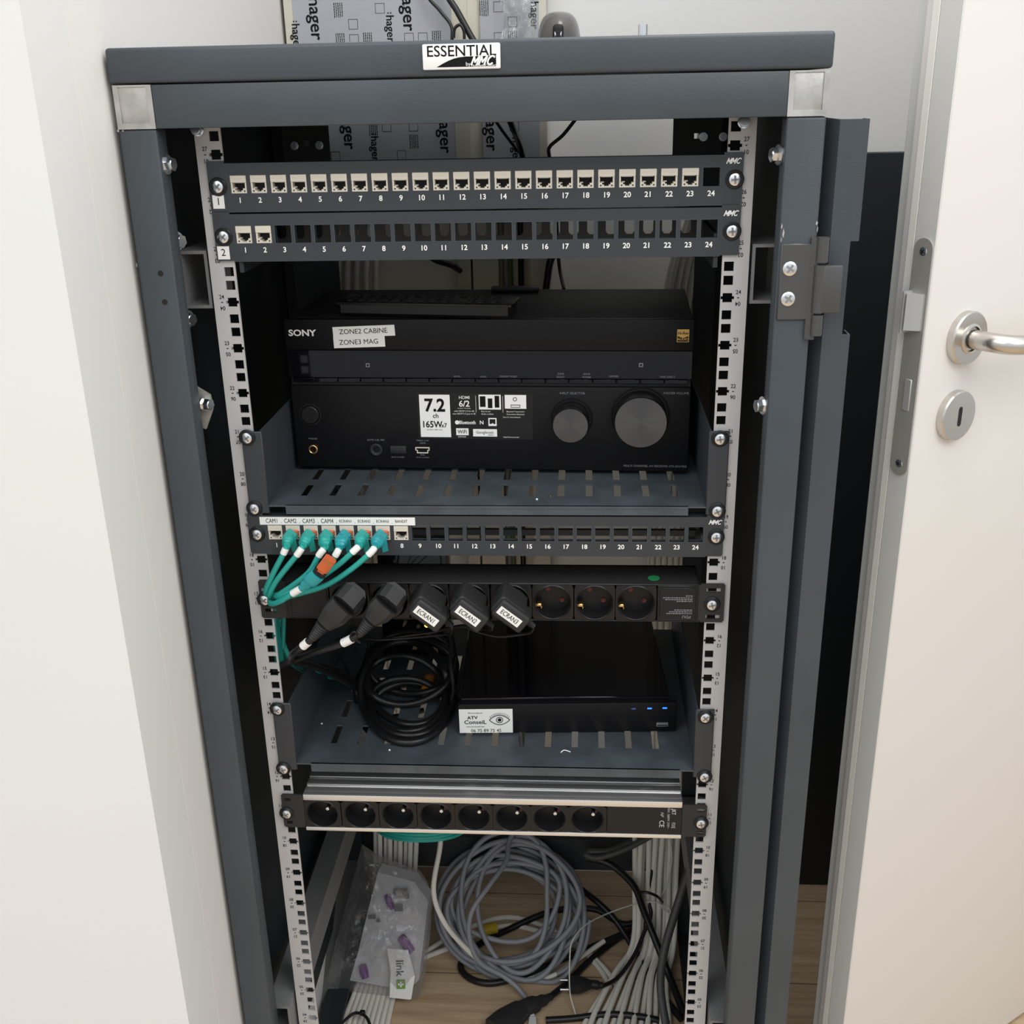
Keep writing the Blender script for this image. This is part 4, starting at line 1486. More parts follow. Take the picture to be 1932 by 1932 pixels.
# two straight black mains plugs
def mains_plug(label, cu, cv, pix, wraps, sock_x):
    """pix: (u, v, y, half width) stations from the pin end to the cord"""
    T = thing('mains_plug', label, 'plug', P3(cu, cv, -0.03))
    (u0, v0, y0, w0), (u1, v1, y1, w1), (u2, v2, y2, w2), (u3, v3, y3, w3) = pix
    A, B, C_, D = P3(u0, v0, y0), P3(u1, v1, y1), P3(u2, v2, y2), P3(u3, v3, y3)
    m = MB()
    m.cyl((sock_x, 0.010, SZC), (sock_x, -0.012, SZC), 0.0165, 0.0155, 28)
    boot(m, Vector((sock_x + 0.001, -0.006, SZC - 0.001)), A + (B - A) * 0.25, w0 * 1.9, 0.025, w0 * 1.9, False, Vector((0.6, 0, 0.8)))
    boot(m, A, B, w0 * 2, 0.026, w1 * 2, False)
    boot(m, B, C_, w1 * 2, 0.024, w2 * 2, False)
    b = obj('plug_body', m, M_blackrough, T)
    m = MB()
    N = 15
    ps = [C_.lerp(D, i / (N - 1)) for i in range(N)]
    m.tube(ps, [(w2 + (w3 - w2) * i / (N - 1)) * (1.0 if i % 2 == 0 else 0.78) for i in range(N)], 14)
    obj('strain_relief', m, M_blackrough, b)
    sp = spline([D] + [P3(*q) for q in wraps], 8)
    c = obj('cord', MB().tube(sp, 0.0040, 12), M_cable, T)
    return T, c, sp


T, c, sp = mains_plug('black mains plug in the first used socket of the upper strip', 650, 1140,
                      [(668, 1118, -0.034, 0.0135), (648, 1142, -0.046, 0.0135), (612, 1177, -0.050, 0.0085), (590, 1203, -0.050, 0.0050)],
                      [(580, 1212, -0.050), (566, 1224, -0.046), (552, 1236, -0.030), (556, 1247, 0.0), (600, 1260, 0.06), (660, 1290, 0.12)], SXC[0])
obj('wrap_label', MB().tube(sp[7:16:3], 0.0046, 12), M_label, c, label='white wrap label')
T, c, sp = mains_plug('black mains plug in the second used socket of the upper strip', 730, 1140,
                      [(744, 1118, -0.034, 0.0130), (728, 1140, -0.046, 0.0130), (700, 1170, -0.050, 0.0080), (678, 1196, -0.050, 0.0048)],
                      [(664, 1205, -0.050), (640, 1216, -0.046), (600, 1228, -0.034), (560, 1243, -0.010), (530, 1256, 0.02), (505, 1275, 0.06)], SXC[1])
obj('wrap_label', MB().tube(sp[8:17:3], 0.0047, 12), M_label, c, label='white wrap label')
m = MB().tube([P3(668 + 7 * math.cos(a), 1201 + 9 * math.sin(a), -0.052 + 0.006 * math.sin(a)) for a in [2 * PI * i / 20 for i in range(20)]], 0.0009, 6, True)
m.tube([P3(672, 1208, -0.056), P3(680, 1213, -0.054)], 0.001, 6)
tag(obj('cable_tie', m, M_black), 'black cable tie around the cord of the second mains plug', 'cable tie')

# three angled adapters with ECRAN labels
for i, (cu, cv) in enumerate(((810, 1143), (887, 1143), (964, 1144))):
    c0 = P3(cu, cv, -0.030)
    T = thing('power_adapter', 'small black plug-in adapter labelled ECRAN%d' % (i + 1), 'adapter', c0, 0, 'ECRAN adapters in the upper power strip')
    ang = math.radians(39)
    R = Matrix.Translation(c0) @ Matrix.Rotation(ang, 4, 'Y') @ Matrix.Diagonal((0.88, 0.88, 0.84, 1))
    m = MB()
    m.cyl((SXC[2 + i] - 0.0005, 0.010, SZC), (SXC[2 + i] - 0.0005, -0.010, SZC), 0.0160, n=28)
    m.rbox(-0.0205, 0.0150, -0.020, 0.024, -0.0125, 0.0135, 0.004, 3, R)
    m.rbox(-0.0185, 0.0225, -0.026, 0.004, -0.0125, 0.0125, 0.004, 3, R)
    b = obj('adapter_body', m, M_blackrough, T)
    m = MB()
    N = 13
    ps = [R @ Vector((0.021 + 0.013 * k / (N - 1), -0.008, 0.001 - 0.001 * k / N)) for k in range(N)]
    m.tube(ps, [(0.0048 - 0.0020 * k / N) * (1 if k % 2 == 0 else 0.8) for k in range(N)], 12)
    obj('strain_relief', m, M_blackrough, b)
    lb = obj('adapter_label', MB().box(-0.0150, 0.0150, -0.0263, -0.026, -0.0058, 0.0050, R), M_label, b, smooth=False, label='white ECRAN%d label' % (i + 1))
    obj('lettering', MB().text('ECRAN%d' % (i + 1), 0.0088, R @ F(0, -0.0266, -0.0004), sx=0.72), M_ink, lb, smooth=False, recalc=False)
    q0 = ps[-1]
    if i == 0:
        pts = [q0, P3(852, 1190, -0.030), P3(846, 1196, 0.0), P3(790, 1202, 0.02), P3(720, 1207, 0.03), P3(680, 1206, 0.05), P3(670, 1230, 0.10)]
    elif i == 1:
        pts = [q0, P3(926, 1189, -0.022), P3(905, 1186, 0.0), P3(870, 1180, 0.02), P3(820, 1192, 0.04), P3(740, 1203, 0.05), P3(690, 1212, 0.09)]
    else:
        pts = [q0, P3(1003, 1192, -0.024), P3(985, 1197, -0.012), P3(940, 1201, 0.0), P3(900, 1192, 0.01), P3(868, 1182, 0.02), P3(800, 1195, 0.05), P3(730, 1206, 0.09)]
    obj('lead', MB().tube(spline(pts, 8), 0.0013, 8), M_cable, T)

# black coil on the lower shelf
cl = MB()
pts = []
NL = 6
for i in range(NL * 20):
    a = 2 * PI * i / 20
    k = i / (NL * 20)
    lp_ = int(i / 20)
    dx, dv, ru, rv = [(0, 0, 88, 98), (-6, -10, 82, 88), (12, -52, 80, 52), (6, -58, 84, 62), (-2, 8, 74, 62), (4, 30, 70, 50)][lp_]
    n0 = [(0, 0, 88, 98), (-6, -10, 82, 88), (12, -52, 80, 52), (6, -58, 84, 62), (-2, 8, 74, 62), (4, 30, 70, 50), (4, 30, 70, 50)][lp_ + 1]
    f = (i % 20) / 20
    dx, dv, ru, rv = [p_ + (q_ - p_) * f for p_, q_ in zip((dx, dv, ru, rv), n0)]
    u = 768 + dx + ru * math.cos(a)
    v = 1308 + dv + rv * math.sin(a)
    y = 0.055 + (1405 - v) * 0.00072 + 0.006 * math.sin(3 * a + lp_) + (lp_ % 3) * 0.006
    P = P3(u, v, y)
    pts.append(P if P.z > 0.5588 else at(u, v, z=0.5588))
pts += [P3(850, 1320, 0.16), P3(858, 1260, 0.18), P3(850, 1205, 0.18), P3(842, 1190, 0.16)]
tag(obj('coiled_cable', MB().tube(spline(pts, 3), 0.0046, 10), M_cable), 'black cable coiled on the left of the lower shelf', 'cable')
pts = [P3(672, 1300, 0.17), P3(700, 1290, 0.20), P3(728, 1340, 0.14), P3(760, 1362, 0.12), P3(820, 1352, 0.13), P3(850, 1322, 0.16), P3(800, 1295, 0.21), P3(735, 1300, 0.21), P3(712, 1330, 0.17), P3(740, 1352, 0.14), P3(800, 1340, 0.15)]
tag(obj('coiled_cable', MB().tube(spline(pts, 8), 0.0034, 10), M_cable), 'thinner black lead looped inside the black coil on the lower shelf', 'cable')
pts = [P3(560, 1250, 0.06), P3(610, 1258, 0.09), P3(650, 1272, 0.12), P3(672, 1300, 0.14), P3(676, 1340, 0.12), P3(690, 1372, 0.09), P3(715, 1392, 0.065)]
tag(obj('black_cable', MB().tube(spline(pts, 8), 0.0044, 10), M_cable), 'black cable running from the left rail down into the coil', 'cable')
pts = [P3(640, 1230, 0.10), P3(655, 1262, 0.13), P3(668, 1290, 0.15), P3(690, 1240, 0.2), P3(700, 1200, 0.22)]
tag(obj('black_cable', MB().tube(spline(pts, 8), 0.0024, 8), M_cable), 'thin black lead bent to a sharp corner left of the coil', 'cable')
pts = [P3(846, 1192, 0.03), P3(852, 1210, 0.08), P3(850, 1250, 0.10), P3(856, 1300, 0.10), P3(852, 1318, 0.10)]
tag(obj('black_cable', MB().tube(spline(pts, 8), 0.0022, 8), M_cable), 'thin black lead hanging beside the left edge of the video recorder', 'cable')
# adapter with amber spots at the back of the shelf
a = P3(785, 1215, 0.24)
T = thing('network_adapter', 'small black box with an amber light and its reflection behind the black cable coil', 'adapter', (a.x, 0.26, 0.5535))
obj('adapter_case', MB().rbox(a.x - 0.045, a.x + 0.045, 0.245, 0.285, 0.5540, 0.716, 0.003, 2), M_gloss, T)
for u, v in ((805, 1180), (803, 1247)):  # upper spot is the indicator, lower its reflection built as a glowing part
    q = P3(u, v, 0.245)
    obj('amber_spot', MB().lathe((q.x, 0.2452, q.z), (0, -1, 0), [(0.0032, 0), (0.0022, 0.0014), (0, 0.0018)], 14), M_amber, T, label='glowing spot of the amber indicator and its reflection')
q = at(806, 1308, z=0.5545)
tag(obj('amber_clip', MB().rbox(q.x - 0.007, q.x + 0.007, q.y - 0.012, q.y + 0.03, 0.5536, 0.566, 0.004, 3), mat('amber translucent plastic', (0.45, 0.16, 0.01), 0.35)),
    'orange amber plastic clip inside the black cable coil', 'clip')

# ------------------------------------------------------------------ behind and above the rack
T = thing('cable_trunking', 'wide printed trunking at upper left of the back wall, lettered film', 'trunking', (-0.19, BY, 1.1))
x0, x1, xm = -0.2985, -0.0545, -0.0790
obj('duct', MB().box(x0, x1, 0.552, BY, 1.10, 1.9), M_duct, T, smooth=False)


def film(T, xa, xb, z0, z1, y, logos, seed):
    r = random.Random(seed)
    fl = obj('protective_film', MB().box(xa, xb, y - 0.0006, y, z0, z1), M_film, T, smooth=False, label='grey printed protective film')
    t = MB()
    for x, z, s in logos:
        t.text('hager', s, F(x, y - 0.0009, z, -PI / 2), bold=0.012, align='LEFT')
        for dx in (-0.12, 0.12):
            t.box(x + dx * s - 0.06 * s, x + dx * s + 0.06 * s, y - 0.0009, y - 0.0008, z + 0.10 * s, z + 0.20 * s)
    z = z0 + 0.03
    while z < z1:
        x = xa + 0.006
        while x < xb - 0.016:
            near = any(abs(x - lx) < ls * 0.75 + 0.008 and lz - 2.6 * ls < z < lz + 0.4 * ls for lx, lz, ls in logos)
            k = r.random()
            s = 0.0062
            if not near and k < 0.55:
                t.plate([(x - s, x + s, z - s, z + s)], [(x - s + 0.0005, x + s - 0.0005, z - s + 0.0005, z + s - 0.0005)], y - 0.0008, y - 0.0006)
            elif not near and k < 0.7:
                for j in range(5):
                    zz = z + 0.008
                    while zz > z - 0.009:
                        w_ = r.uniform(0.001, 0.003)
                        t.box(x + j * 0.0026 - 0.006, x + j * 0.0026 - 0.0049, y - 0.0008, y - 0.0006, zz - w_, zz)
                        zz -= w_ + 0.0006
            x += 0.0185
        z += 0.0185
    obj('film_print', t, M_ink if seed != 3 else M_ink, fl, smooth=False, recalc=False, label='dark repeated logo lettering and boxes')


film(T, x0 + 0.012, xm + 0.004, 1.102, 1.9, 0.552,
     [(at(u, v, y=0.552).x, at(u, v, y=0.552).z, s) for u, v, s in ((592, -6, 0.0235), (768, -24, 0.0235), (735, 28, 0.0150), (557, 44, 0.0150), (655, 205, 0.0235), (706, 256, 0.0150), (838, 212, 0.0235), (596, -120, 0.015))], 1)
T = thing('cable_trunking', 'narrower trunking left of centre on the back wall, open below its film', 'trunking', (-0.014, BY, 0.02))
xa, xb = -0.0785, 0.0505
m = MB()
m.box(xa, xa + 0.018, 0.552, BY, 0.0, 1.9)
m.box(xa + 0.021, xa + 0.0575, 0.556, BY, 0.0, 1.9)
m.box(xb - 0.026, xb, 0.552, BY, 0.0, 1.9)
m.box(xa, xb, BY - 0.004, BY, 0.0, 1.9)
m.box(xm + 0.004, -0.0545, 0.5505, 0.552, 1.10, 1.9)
obj('duct', m, M_duct, T, smooth=False)
film(T, -0.037, 0.0405, 1.10, 1.9, 0.5505, [(at(u, v, y=0.5505).x, at(u, v, y=0.5505).z, s) for u, v, s in ((1008, 2, 0.0150), (926, 208, 0.0235), (973, 258, 0.0150))], 2)
m = MB().box(-0.037, xb, 0.5505, 0.556, 1.10, 1.9)
obj('cover', m, M_duct, T, smooth=False)
for dx, mm, nm, lb in ((-0.008, M_greenwire, 'green_cable', 'olive green cable inside the open trunking'), (0.008, M_cable, 'black_cable', 'black cable inside the open trunking'),
                       (-0.014, M_cablegrey, 'grey_cable', 'grey cable inside the open trunking')):
    pts = [(dx, 0.585, 1.3), (dx + 0.002, 0.583, 1.0), (dx - 0.003, 0.585, 0.6), (dx + 0.006, 0.583, 0.3), (dx + 0.02, 0.57, 0.1)]
    tag(obj(nm, MB().tube(spline(pts, 8), 0.0042, 10), mm), lb, 'cable')
# crumpled clear film hanging in front of the trunking
nx, nz = 10, 16
vs, fs = [], []
for i in range(nx + 1):
    for j in range(nz + 1):
        x = -0.010 + (0.044) * i / nx + 0.006 * math.sin(j * 0.8)
        z = 1.312 + 0.20 * j / nz
        y = 0.530 + 0.020 * noise.noise(Vector((i * 0.55, j * 0.5, 3)))
        vs.append((x, y, z))
for i in range(nx):
    for j in range(nz):
        fs.append((i * (nz + 1) + j, (i + 1) * (nz + 1) + j, (i + 1) * (nz + 1) + j + 1, i * (nz + 1) + j + 1))
m = MB().add(vs, fs)
tag(obj('plastic_wrap', m, M_wrap, recalc=False), 'crumpled clear plastic wrap hanging against the printed trunking', 'plastic wrap')
# black cables over the trunking
for pts, r, lb in (
        ([(760, -520, .54), (815, -120, .54), (840, -20, .535), (862, 20, .53), (885, 62, .525), (905, 100, .52), (965, 235, .50), (985, 290, .47), (1010, 420, 0.44)], 0.0042, 'thick black cable falling diagonally behind the rack top'),
        ([(730, -520, .545), (775, -120, .543), (800, -20, .54), (830, 20, .535), (851, 48, .53), (853, 75, .525), (855, 100, .525), (940, 235, .51), (990, 300, .48)], 0.0022, 'thin black cable falling beside the thick one'),
        ([(856, 72, .52), (858, 54, .52), (868, 47, .52), (875, 58, .52), (876, 74, .52)], 0.0020, 'small black cable loop peeping over the rack top'),
        ([(1086, 225, .50), (1062, 255, .50), (1038, 276, .50), (1036, 292, .50), (1044, 330, .49), (1050, 420, .48), (1055, 500, .48), (1064, 545, .45)], 0.0024, 'thin black cable curving right of the trunking'),
        ([(790, 465, .47), (820, 490, .47), (850, 500, .48), (868, 511, .50)], 0.0040, 'short black cable end behind the second patch panel'),
        ([(1050, 470, .50), (1038, 495, .50), (1030, 548, .49), (1010, 700, .47)], 0.0050, 'thick black cable behind the receiver at centre')):
    tag(obj('black_cable', MB().tube(spline([P3(*q) for q in pts], 8), r, 10), M_cable), lb, 'cable')
# things on top of the rack
TOPZ = 1.2888
a, b = P3(1010, 60, 0.35), P3(1096, 60, 0.35)
mx, mr = (a.x + b.x) / 2, (b.x - a.x) / 2
T = thing('computer_mouse', 'rounded dark grey mouse on the rack top, bright wheel in its notch', 'mouse', (mx, 0.40, TOPZ))
vs, fs = [], []
nu, nv = 32, 12
hgt = P3(1050, 20, 0.37).z - TOPZ
for j in range(nv + 1):
    e = PI / 2 * j / nv
    for i in range(nu):
        t = 2 * PI * i / nu
        cx_, cy_ = math.cos(t), math.sin(t)
        k = math.cos(e) ** 0.55
        vs.append((mx + mr * k * cx_, 0.40 + 0.055 * k * cy_, TOPZ + hgt * math.sin(e) ** 0.8))
for j in range(nv):
    for i in range(nu):
        fs.append((j * nu + i, j * nu + (i + 1) % nu, (j + 1) * nu + (i + 1) % nu, (j + 1) * nu + i))
m = MB().add(vs, fs)
ms = obj('shell', m, M_mouse, T)
q = P3(1053, 56, 0.345)
obj('wheel_notch', MB().rbox(q.x - 0.0062, q.x + 0.0062, 0.342, 0.39, TOPZ + 0.002, q.z + 0.006, 0.004, 3), M_void, ms)
obj('scroll_wheel', MB().cyl((q.x - 0.004, 0.352, q.z - 0.005), (q.x + 0.004, 0.352, q.z - 0.005), 0.010, n=24), M_zinc, ms, label='bright metallic wheel')
a = P3(1213, 60, 0.10)
m = MB()
m.cyl((a.x, 0.10, TOPZ), (a.x, 0.10, P3(1213, 46, 0.10).z), 0.0044, n=20)
m.cyl((a.x, 0.10, TOPZ), (a.x, 0.10, TOPZ + 0.004), 0.008, n=6)
tag(obj('threaded_stud', m, M_zinc), 'short bright metal stud standing on the rack top', 'stud')

# dark sheet standing against the wall at the right
a = P3(1660, 287, 0.585)
m = MB().rbox(0.36, 0.93, 0.578, 0.594, FZ, a.z, 0.001, 1)
tag(obj('spare_panel', m, M_sheet), 'tall dark blue grey sheet panel standing against the wall right of the rack', 'panel')

# rear cable bundles
random.seed(11)
for i in range(9):
    x = -0.252 + 0.0067 * i + (0.004 if i % 2 else 0)
    yy = 0.535 + 0.012 * (i % 2) + 0.003 * random.random()
    bx_ = -0.232 + 0.0075 * i
    bxb = at(713 + 9.5 * i, 1600, y=0.42).x
    k = 0.95 + 0.1 * random.random()
    pts = [(x + 0.02, 0.575, 1.12), (x + 0.001, yy, 0.98), (x + 0.006 * k, yy - 0.03, 0.6), (bxb, 0.425 - 0.009 * (i % 2), 0.30), (bxb - 0.002, 0.418 - 0.009 * (i % 2), 0.12),
           (bx_ - 0.012, 0.40, -0.03), (bx_ - 0.020, 0.32, -0.068), (-0.262 + 0.0085 * i, 0.22, FZ + 0.006), (-0.264 + 0.0085 * i, 0.10, FZ + 0.006), (-0.258 + 0.0085 * i, -0.01, FZ + 0.006)]
    tag(obj('white_cable', MB().tube(spline(pts, 8), 0.0042, 10), M_cablewhite), 'cream white cable in the bundle at the left rear of the rack', 'cable', 'cream white cables in the left rear bundle')
for i in range(13):
    row = i % 2
    x = 0.186 + 0.0056 * i
    yy = 0.424 + 0.010 * row
    bxx = 0.108 + 0.0105 * i
    k = random.uniform(-0.004, 0.004)
    pts = [(0.258 + 0.0024 * i, 0.53 - 0.01 * row, 1.25), (0.248 + 0.0034 * i, 0.53 - 0.01 * row, 1.10), (0.215 + 0.0046 * i, 0.53 - 0.01 * row, 0.96), (0.200 + 0.0045 * i, 0.50 - 0.01 * row, 0.55), (x, yy, 0.22), (x + k, yy - 0.005, 0.05),
           (x - 0.003 + k, yy - 0.04, -0.045), (x - 0.012 + (bxx - x) * 0.35, yy - 0.10, FZ + 0.012 + 0.008 * row), (bxx, 0.25, FZ + 0.005 + 0.008 * row), (bxx - 0.012, 0.19, FZ + 0.005 + 0.008 * row), (bxx - 0.020, 0.08, FZ + 0.005 + 0.008 * row), (bxx - 0.010, -0.01, FZ + 0.005 + 0.008 * row)]
    tag(obj('white_cable', MB().tube(spline(pts, 8), 0.0044, 10), M_cablewhite), 'cream white cable in the thick bundle at the right rear of the rack', 'cable', 'cream white cables in the right rear bundle')

# ------------------------------------------------------------------ bottom of the rack
def yv(v, lo=1860, ylo=0.325, k=0.00042):
    """depth along the leaning coil: nearer at its foot"""
    return ylo + (lo - v) * k


rnd = random.Random(5)
pts = []
NL = 12
NS = 18
par = [(rnd.uniform(-34, 30), rnd.uniform(-36, 34), rnd.uniform(84, 148), rnd.uniform(70, 138), rnd.uniform(-0.016, 0.018), rnd.uniform(0, 6)) for _ in range(NL + 1)]
for i in range(NL * NS):
    l, f = divmod(i, NS)
    f = f / NS
    a_, b_ = par[l], par[l + 1]
    q = [m_ + (n_ - m_) * f for m_, n_ in zip(a_, b_)]
    t = 2 * PI * f
    u = 975 + q[0] + q[2] * math.cos(t) + 5 * math.sin(2 * t + q[5])
    v = 1715 + q[1] + q[3] * math.sin(t) + 5 * math.cos(3 * t + q[5])
    v = min(v, 1862)
    P = P3(u, v, yv(v) + q[4])
    P.z = max(P.z, FZ + 0.0045)
    pts.append(P)
tag(obj('coiled_cable', MB().tube(spline(pts, 4), 0.0043, 10), M_cablegrey), 'grey cable in a large messy coil standing at the rack bottom', 'cable')
pts = [P3(*q) for q in ((975, 1560, .44), (960, 1590, .42), (955, 1625, .39), (925, 1668, .355), (890, 1720, .325), (886, 1770, .315), (905, 1815, .31), (950, 1842, .31), (975, 1862, .30), (994, 1888, .29), (1000, 1908, .28))]
pts = [Vector((p_.x, p_.y, max(p_.z, FZ + 0.005))) for p_ in pts]
T = thing('patch_cable', 'grey network cord ending in a plug on the floor below the coil', 'cable', pts[-1])
obj('cord', MB().tube(spline(pts, 8), 0.0040, 10), M_cablegrey, T)
e0, e1 = pts[-1], at(1006, 1940, z=FZ + 0.006)
m = MB()
boot(m, e0, e0.lerp(e1, 0.55), 0.0095, 0.009, 0.0105, False, Vector((0, 0, 1)))
m.rbox(-0.006, 0.006, -0.010, 0.010, -0.005, 0.004, 0.001, 1, Matrix.Translation(e0.lerp(e1, 0.8)))
obj('plug', m, M_whitepl, T, label='pale network plug')
# other hanging cables
for nm, mm, r, lb, q in (
        ('white_cable', M_cablewhite, 0.0040, 'single cream cable falling in front of the grey coil', [(832, 1560, .34), (830, 1600, .33), (818, 1680, .30), (838, 1740, .29), (880, 1790, .31), (930, 1832, .335), (985, 1850, .335), (1040, 1842, .34), (1095, 1806, .37), (1140, 1775, .40)]),
        ('white_cable', M_cablewhite, 0.0045, 'cream cable with yellow tag running under the grey coil', [(800, 1830, .38), (850, 1790, .42), (900, 1762, .45), (960, 1748, .47), (1030, 1760, .45), (1090, 1785, .41), (1140, 1830, .36), (1165, 1870, .32)]),
        ('white_cable', M_cablewhite, 0.0045, 'second cream cable beside the yellow tag under the grey coil', [(798, 1838, .37), (858, 1800, .40), (905, 1772, .43), (965, 1760, .45), (1040, 1774, .43), (1095, 1800, .40), (1130, 1840, .36), (1150, 1880, .32)]),
        ('black_cable', M_cable, 0.0055, 'thick black flex curling under the grey coil', [(1262, 1560, .46), (1255, 1650, .46), (1236, 1715, .46), (1180, 1745, .46), (1120, 1715, .48), (1040, 1720, .47), (960, 1760, .44), (900, 1790, .40), (870, 1830, .36), (885, 1855, .33), (930, 1855, .32), (1000, 1835, .34), (1060, 1810, .37), (1180, 1760, .42), (1228, 1730, .45), (1248, 1660, .45), (1252, 1570, .45)]),
        ('black_cable', M_cable, 0.0058, 'black flex running diagonally from coil to right rail', [(1105, 1618, .42), (1150, 1630, .41), (1195, 1670, .40), (1215, 1720, .39), (1235, 1770, .37), (1262, 1840, .33), (1290, 1932, .27)]),
        ('black_cable', M_cable, 0.0052, 'second black flex crossing the white bundle', [(1078, 1664, .47), (1125, 1700, .44), (1160, 1735, .42), (1190, 1780, .39), (1220, 1830, .35), (1255, 1890, .30), (1285, 1940, .26)]),
        ('grey_flex', M_cabledark, 0.0062, 'dark grey flat flex arching near the right rail', [(1326, 1500, .31), (1312, 1600, .30), (1290, 1670, .29), (1268, 1740, .27), (1252, 1800, .25), (1246, 1860, .23), (1256, 1932, .20), (1262, 1960, .19)]),
        ('grey_flex', M_cabledark, 0.0050, 'dark grey looped flex under the lower power strip', [(1250, 1560, .42), (1200, 1585, .42), (1150, 1605, .42), (1112, 1607, .42), (1106, 1613, .415), (1130, 1618, .41), (1180, 1602, .41), (1240, 1570, .40)]),
        ('black_cable', M_cable, 0.0052, 'black flex lying along the front edge of the rack floor', [(1030, 1935, .25), (1080, 1922, .255), (1150, 1914, .26), (1220, 1920, .255), (1262, 1932, .25)]),
        ('black_cable', M_cable, 0.0032, 'thin black lead from the flat plug up the white bundle', [(1138, 1860, .30), (1165, 1845, .32), (1195, 1805, .35), (1215, 1760, .38), (1228, 1725, .40), (1222, 1690, .415), (1232, 1640, .42)]),
        ('white_string', M_string, 0.0011, 'thin white cord tied round the white bundle', [(1262, 1575, .40), (1268, 1620, .40), (1258, 1670, .40), (1243, 1702, .40), (1262, 1712, .40), (1264, 1722, .40), (1252, 1716, .40), (1240, 1703, .40), (1205, 1704, .40), (1150, 1722, .38), (1105, 1745, .34), (1080, 1775, .31), (1075, 1810, .30), (1075, 1868, .285), (1082, 1900, .27), (1090, 1930, .255)])):
    pp = [P3(*w) for w in q]
    pp = [Vector((p_.x, p_.y, max(p_.z, FZ + r + 0.0005))) for p_ in pp]
    tag(obj(nm, MB().tube(spline(pp, 8), r, 10), mm), lb, 'cable' if nm != 'white_string' else 'cord')
q0, q1 = P3(911, 1756, .425), P3(936, 1750, .435)
tag(obj('cable_tag', MB().tube([q0, q1], 0.0095, 14), M_yellow), 'yellow tape tag around the cream cables under the coil', 'tag')
m = MB().tube(spline([P3(1200, 1690, .40), P3(1215, 1683, .385), P3(1238, 1690, .385), P3(1250, 1702, .40)], 6), 0.0022, 8)
tag(obj('cable_tie', m, M_cable), 'black tie around the upright white bundle at right', 'cable tie')
m = MB().tube(spline([at(640, 1935, z=-0.055), at(668, 1912, z=-0.052), at(690, 1918, z=-0.050), at(700, 1940, z=-0.052)], 6), 0.0024, 8)
m.rbox(-0.004, 0.004, -0.003, 0.003, -0.004, 0.004, 0.001, 1, Matrix.Translation(at(684, 1911, z=-0.049)))
tag(obj('cable_tie', m, M_black), 'black cable tie round the white cables at lower left', 'cable tie')

# flat two-pin plug lying on the floor
a, b, c_ = at(1070, 1862, z=FZ + 0.012), at(1085, 1860, z=FZ + 0.012), at(1138, 1860, z=FZ + 0.012)
T = thing('flat_plug', 'black flat two-pin plug with bare pins lying on the floor', 'plug', (b.x, b.y, FZ))
m = MB()
boot(m, at(1072, 1858, z=FZ + 0.018), at(1118, 1857, z=FZ + 0.016), 0.030, 0.015, 0.013, False, Vector((0, 0, 1)))
boot(m, at(1116, 1857, z=FZ + 0.016), at(1142, 1860, z=FZ + 0.014), 0.013, 0.012, 0.007, True, Vector((0, 0, 1)))
obj('plug_body', m, M_blackrough, T)
for v in (1849, 1867):
    m = MB()
    m.tube([at(1073, v, z=FZ + 0.018), at(1057, v, z=FZ + 0.018)], 0.0020, 10)
    obj('pin', m, M_zinc, T, label='bare metal pin')
T = thing('angled_plug', 'black angled mains plug lying at the front of the floor', 'plug', at(960, 1925, z=FZ))
m = MB()
boot(m, at(935, 1945, z=FZ + 0.014), at(985, 1903, z=FZ + 0.014), 0.042, 0.028, 0.030, False, Vector((0, 0, 1)))
boot(m, at(980, 1907, z=FZ + 0.014), at(1040, 1880, z=FZ + 0.012), 0.026, 0.02, 0.011, True, Vector((0, 0, 1)))
obj('plug_body', m, M_blackrough, T)
pts = [at(1038, 1881, z=FZ + 0.012), at(1075, 1850, z=FZ + 0.008), at(1110, 1815, z=FZ + 0.008), at(1160, 1775, z=FZ + 0.008), at(1200, 1748, z=FZ + 0.010), P3(1234, 1700, .46), P3(1244, 1630, .46), P3(1246, 1560, .46)]
obj('cord', MB().tube(spline(pts, 8), 0.0050, 10), M_cable, T)

# teal coil hanging under the lower strip
pts = []
for i in range(6 * 24):
    t = 2 * PI * i / 24
    l = i / 24
    pts.append(P3(800, 1512, .30) + Vector(((0.074 + 0.0025 * math.sin(l * 2.1)) * math.cos(t), 0.07 * math.sin(t), -0.006 - 0.014 * math.sin(t - 1.57 - 1.57) * 0 + 0.0052 * (l - 3) + 0.003 * math.sin(3 * t))))
tag(obj('coiled_cable', MB().tube(spline(pts, 2), 0.0030, 8), M_teal), 'teal cable coil tucked under the lower power strip', 'cable')

# leaning plate at the lower left
A, B, C_, D = P3(632, 1566, .46), P3(692, 1566, .46), at(632, 1900, z=FZ + 0.002), at(545, 1905, z=FZ + 0.002)
n_ = (B - A).cross(C_ - A).normalized() * 0.004
m = MB().add([A, B, C_, D, A + n_, B + n_, C_ + n_, D + n_], [(0, 1, 2, 3), (7, 6, 5, 4), (0, 4, 5, 1), (1, 5, 6, 2), (2, 6, 7, 3), (3, 7, 4, 0)])
tag(obj('metal_plate', m, M_slateplate), 'dull grey metal plate leaning inside the rack behind the plastic bag', 'plate')

# clear bag with its contents
outl = [(683, 1593), (712, 1612), (752, 1628), (792, 1642), (806, 1662), (816, 1700), (812, 1760), (805, 1815), (797, 1868), (775, 1897), (740, 1888), (700, 1880),
        (655, 1872), (606, 1870), (612, 1845), (628, 1800), (640, 1750), (655, 1700), (668, 1650)]
yb_ = lambda v: 0.285 + (1890 - v) * 0.00035
NB = 64


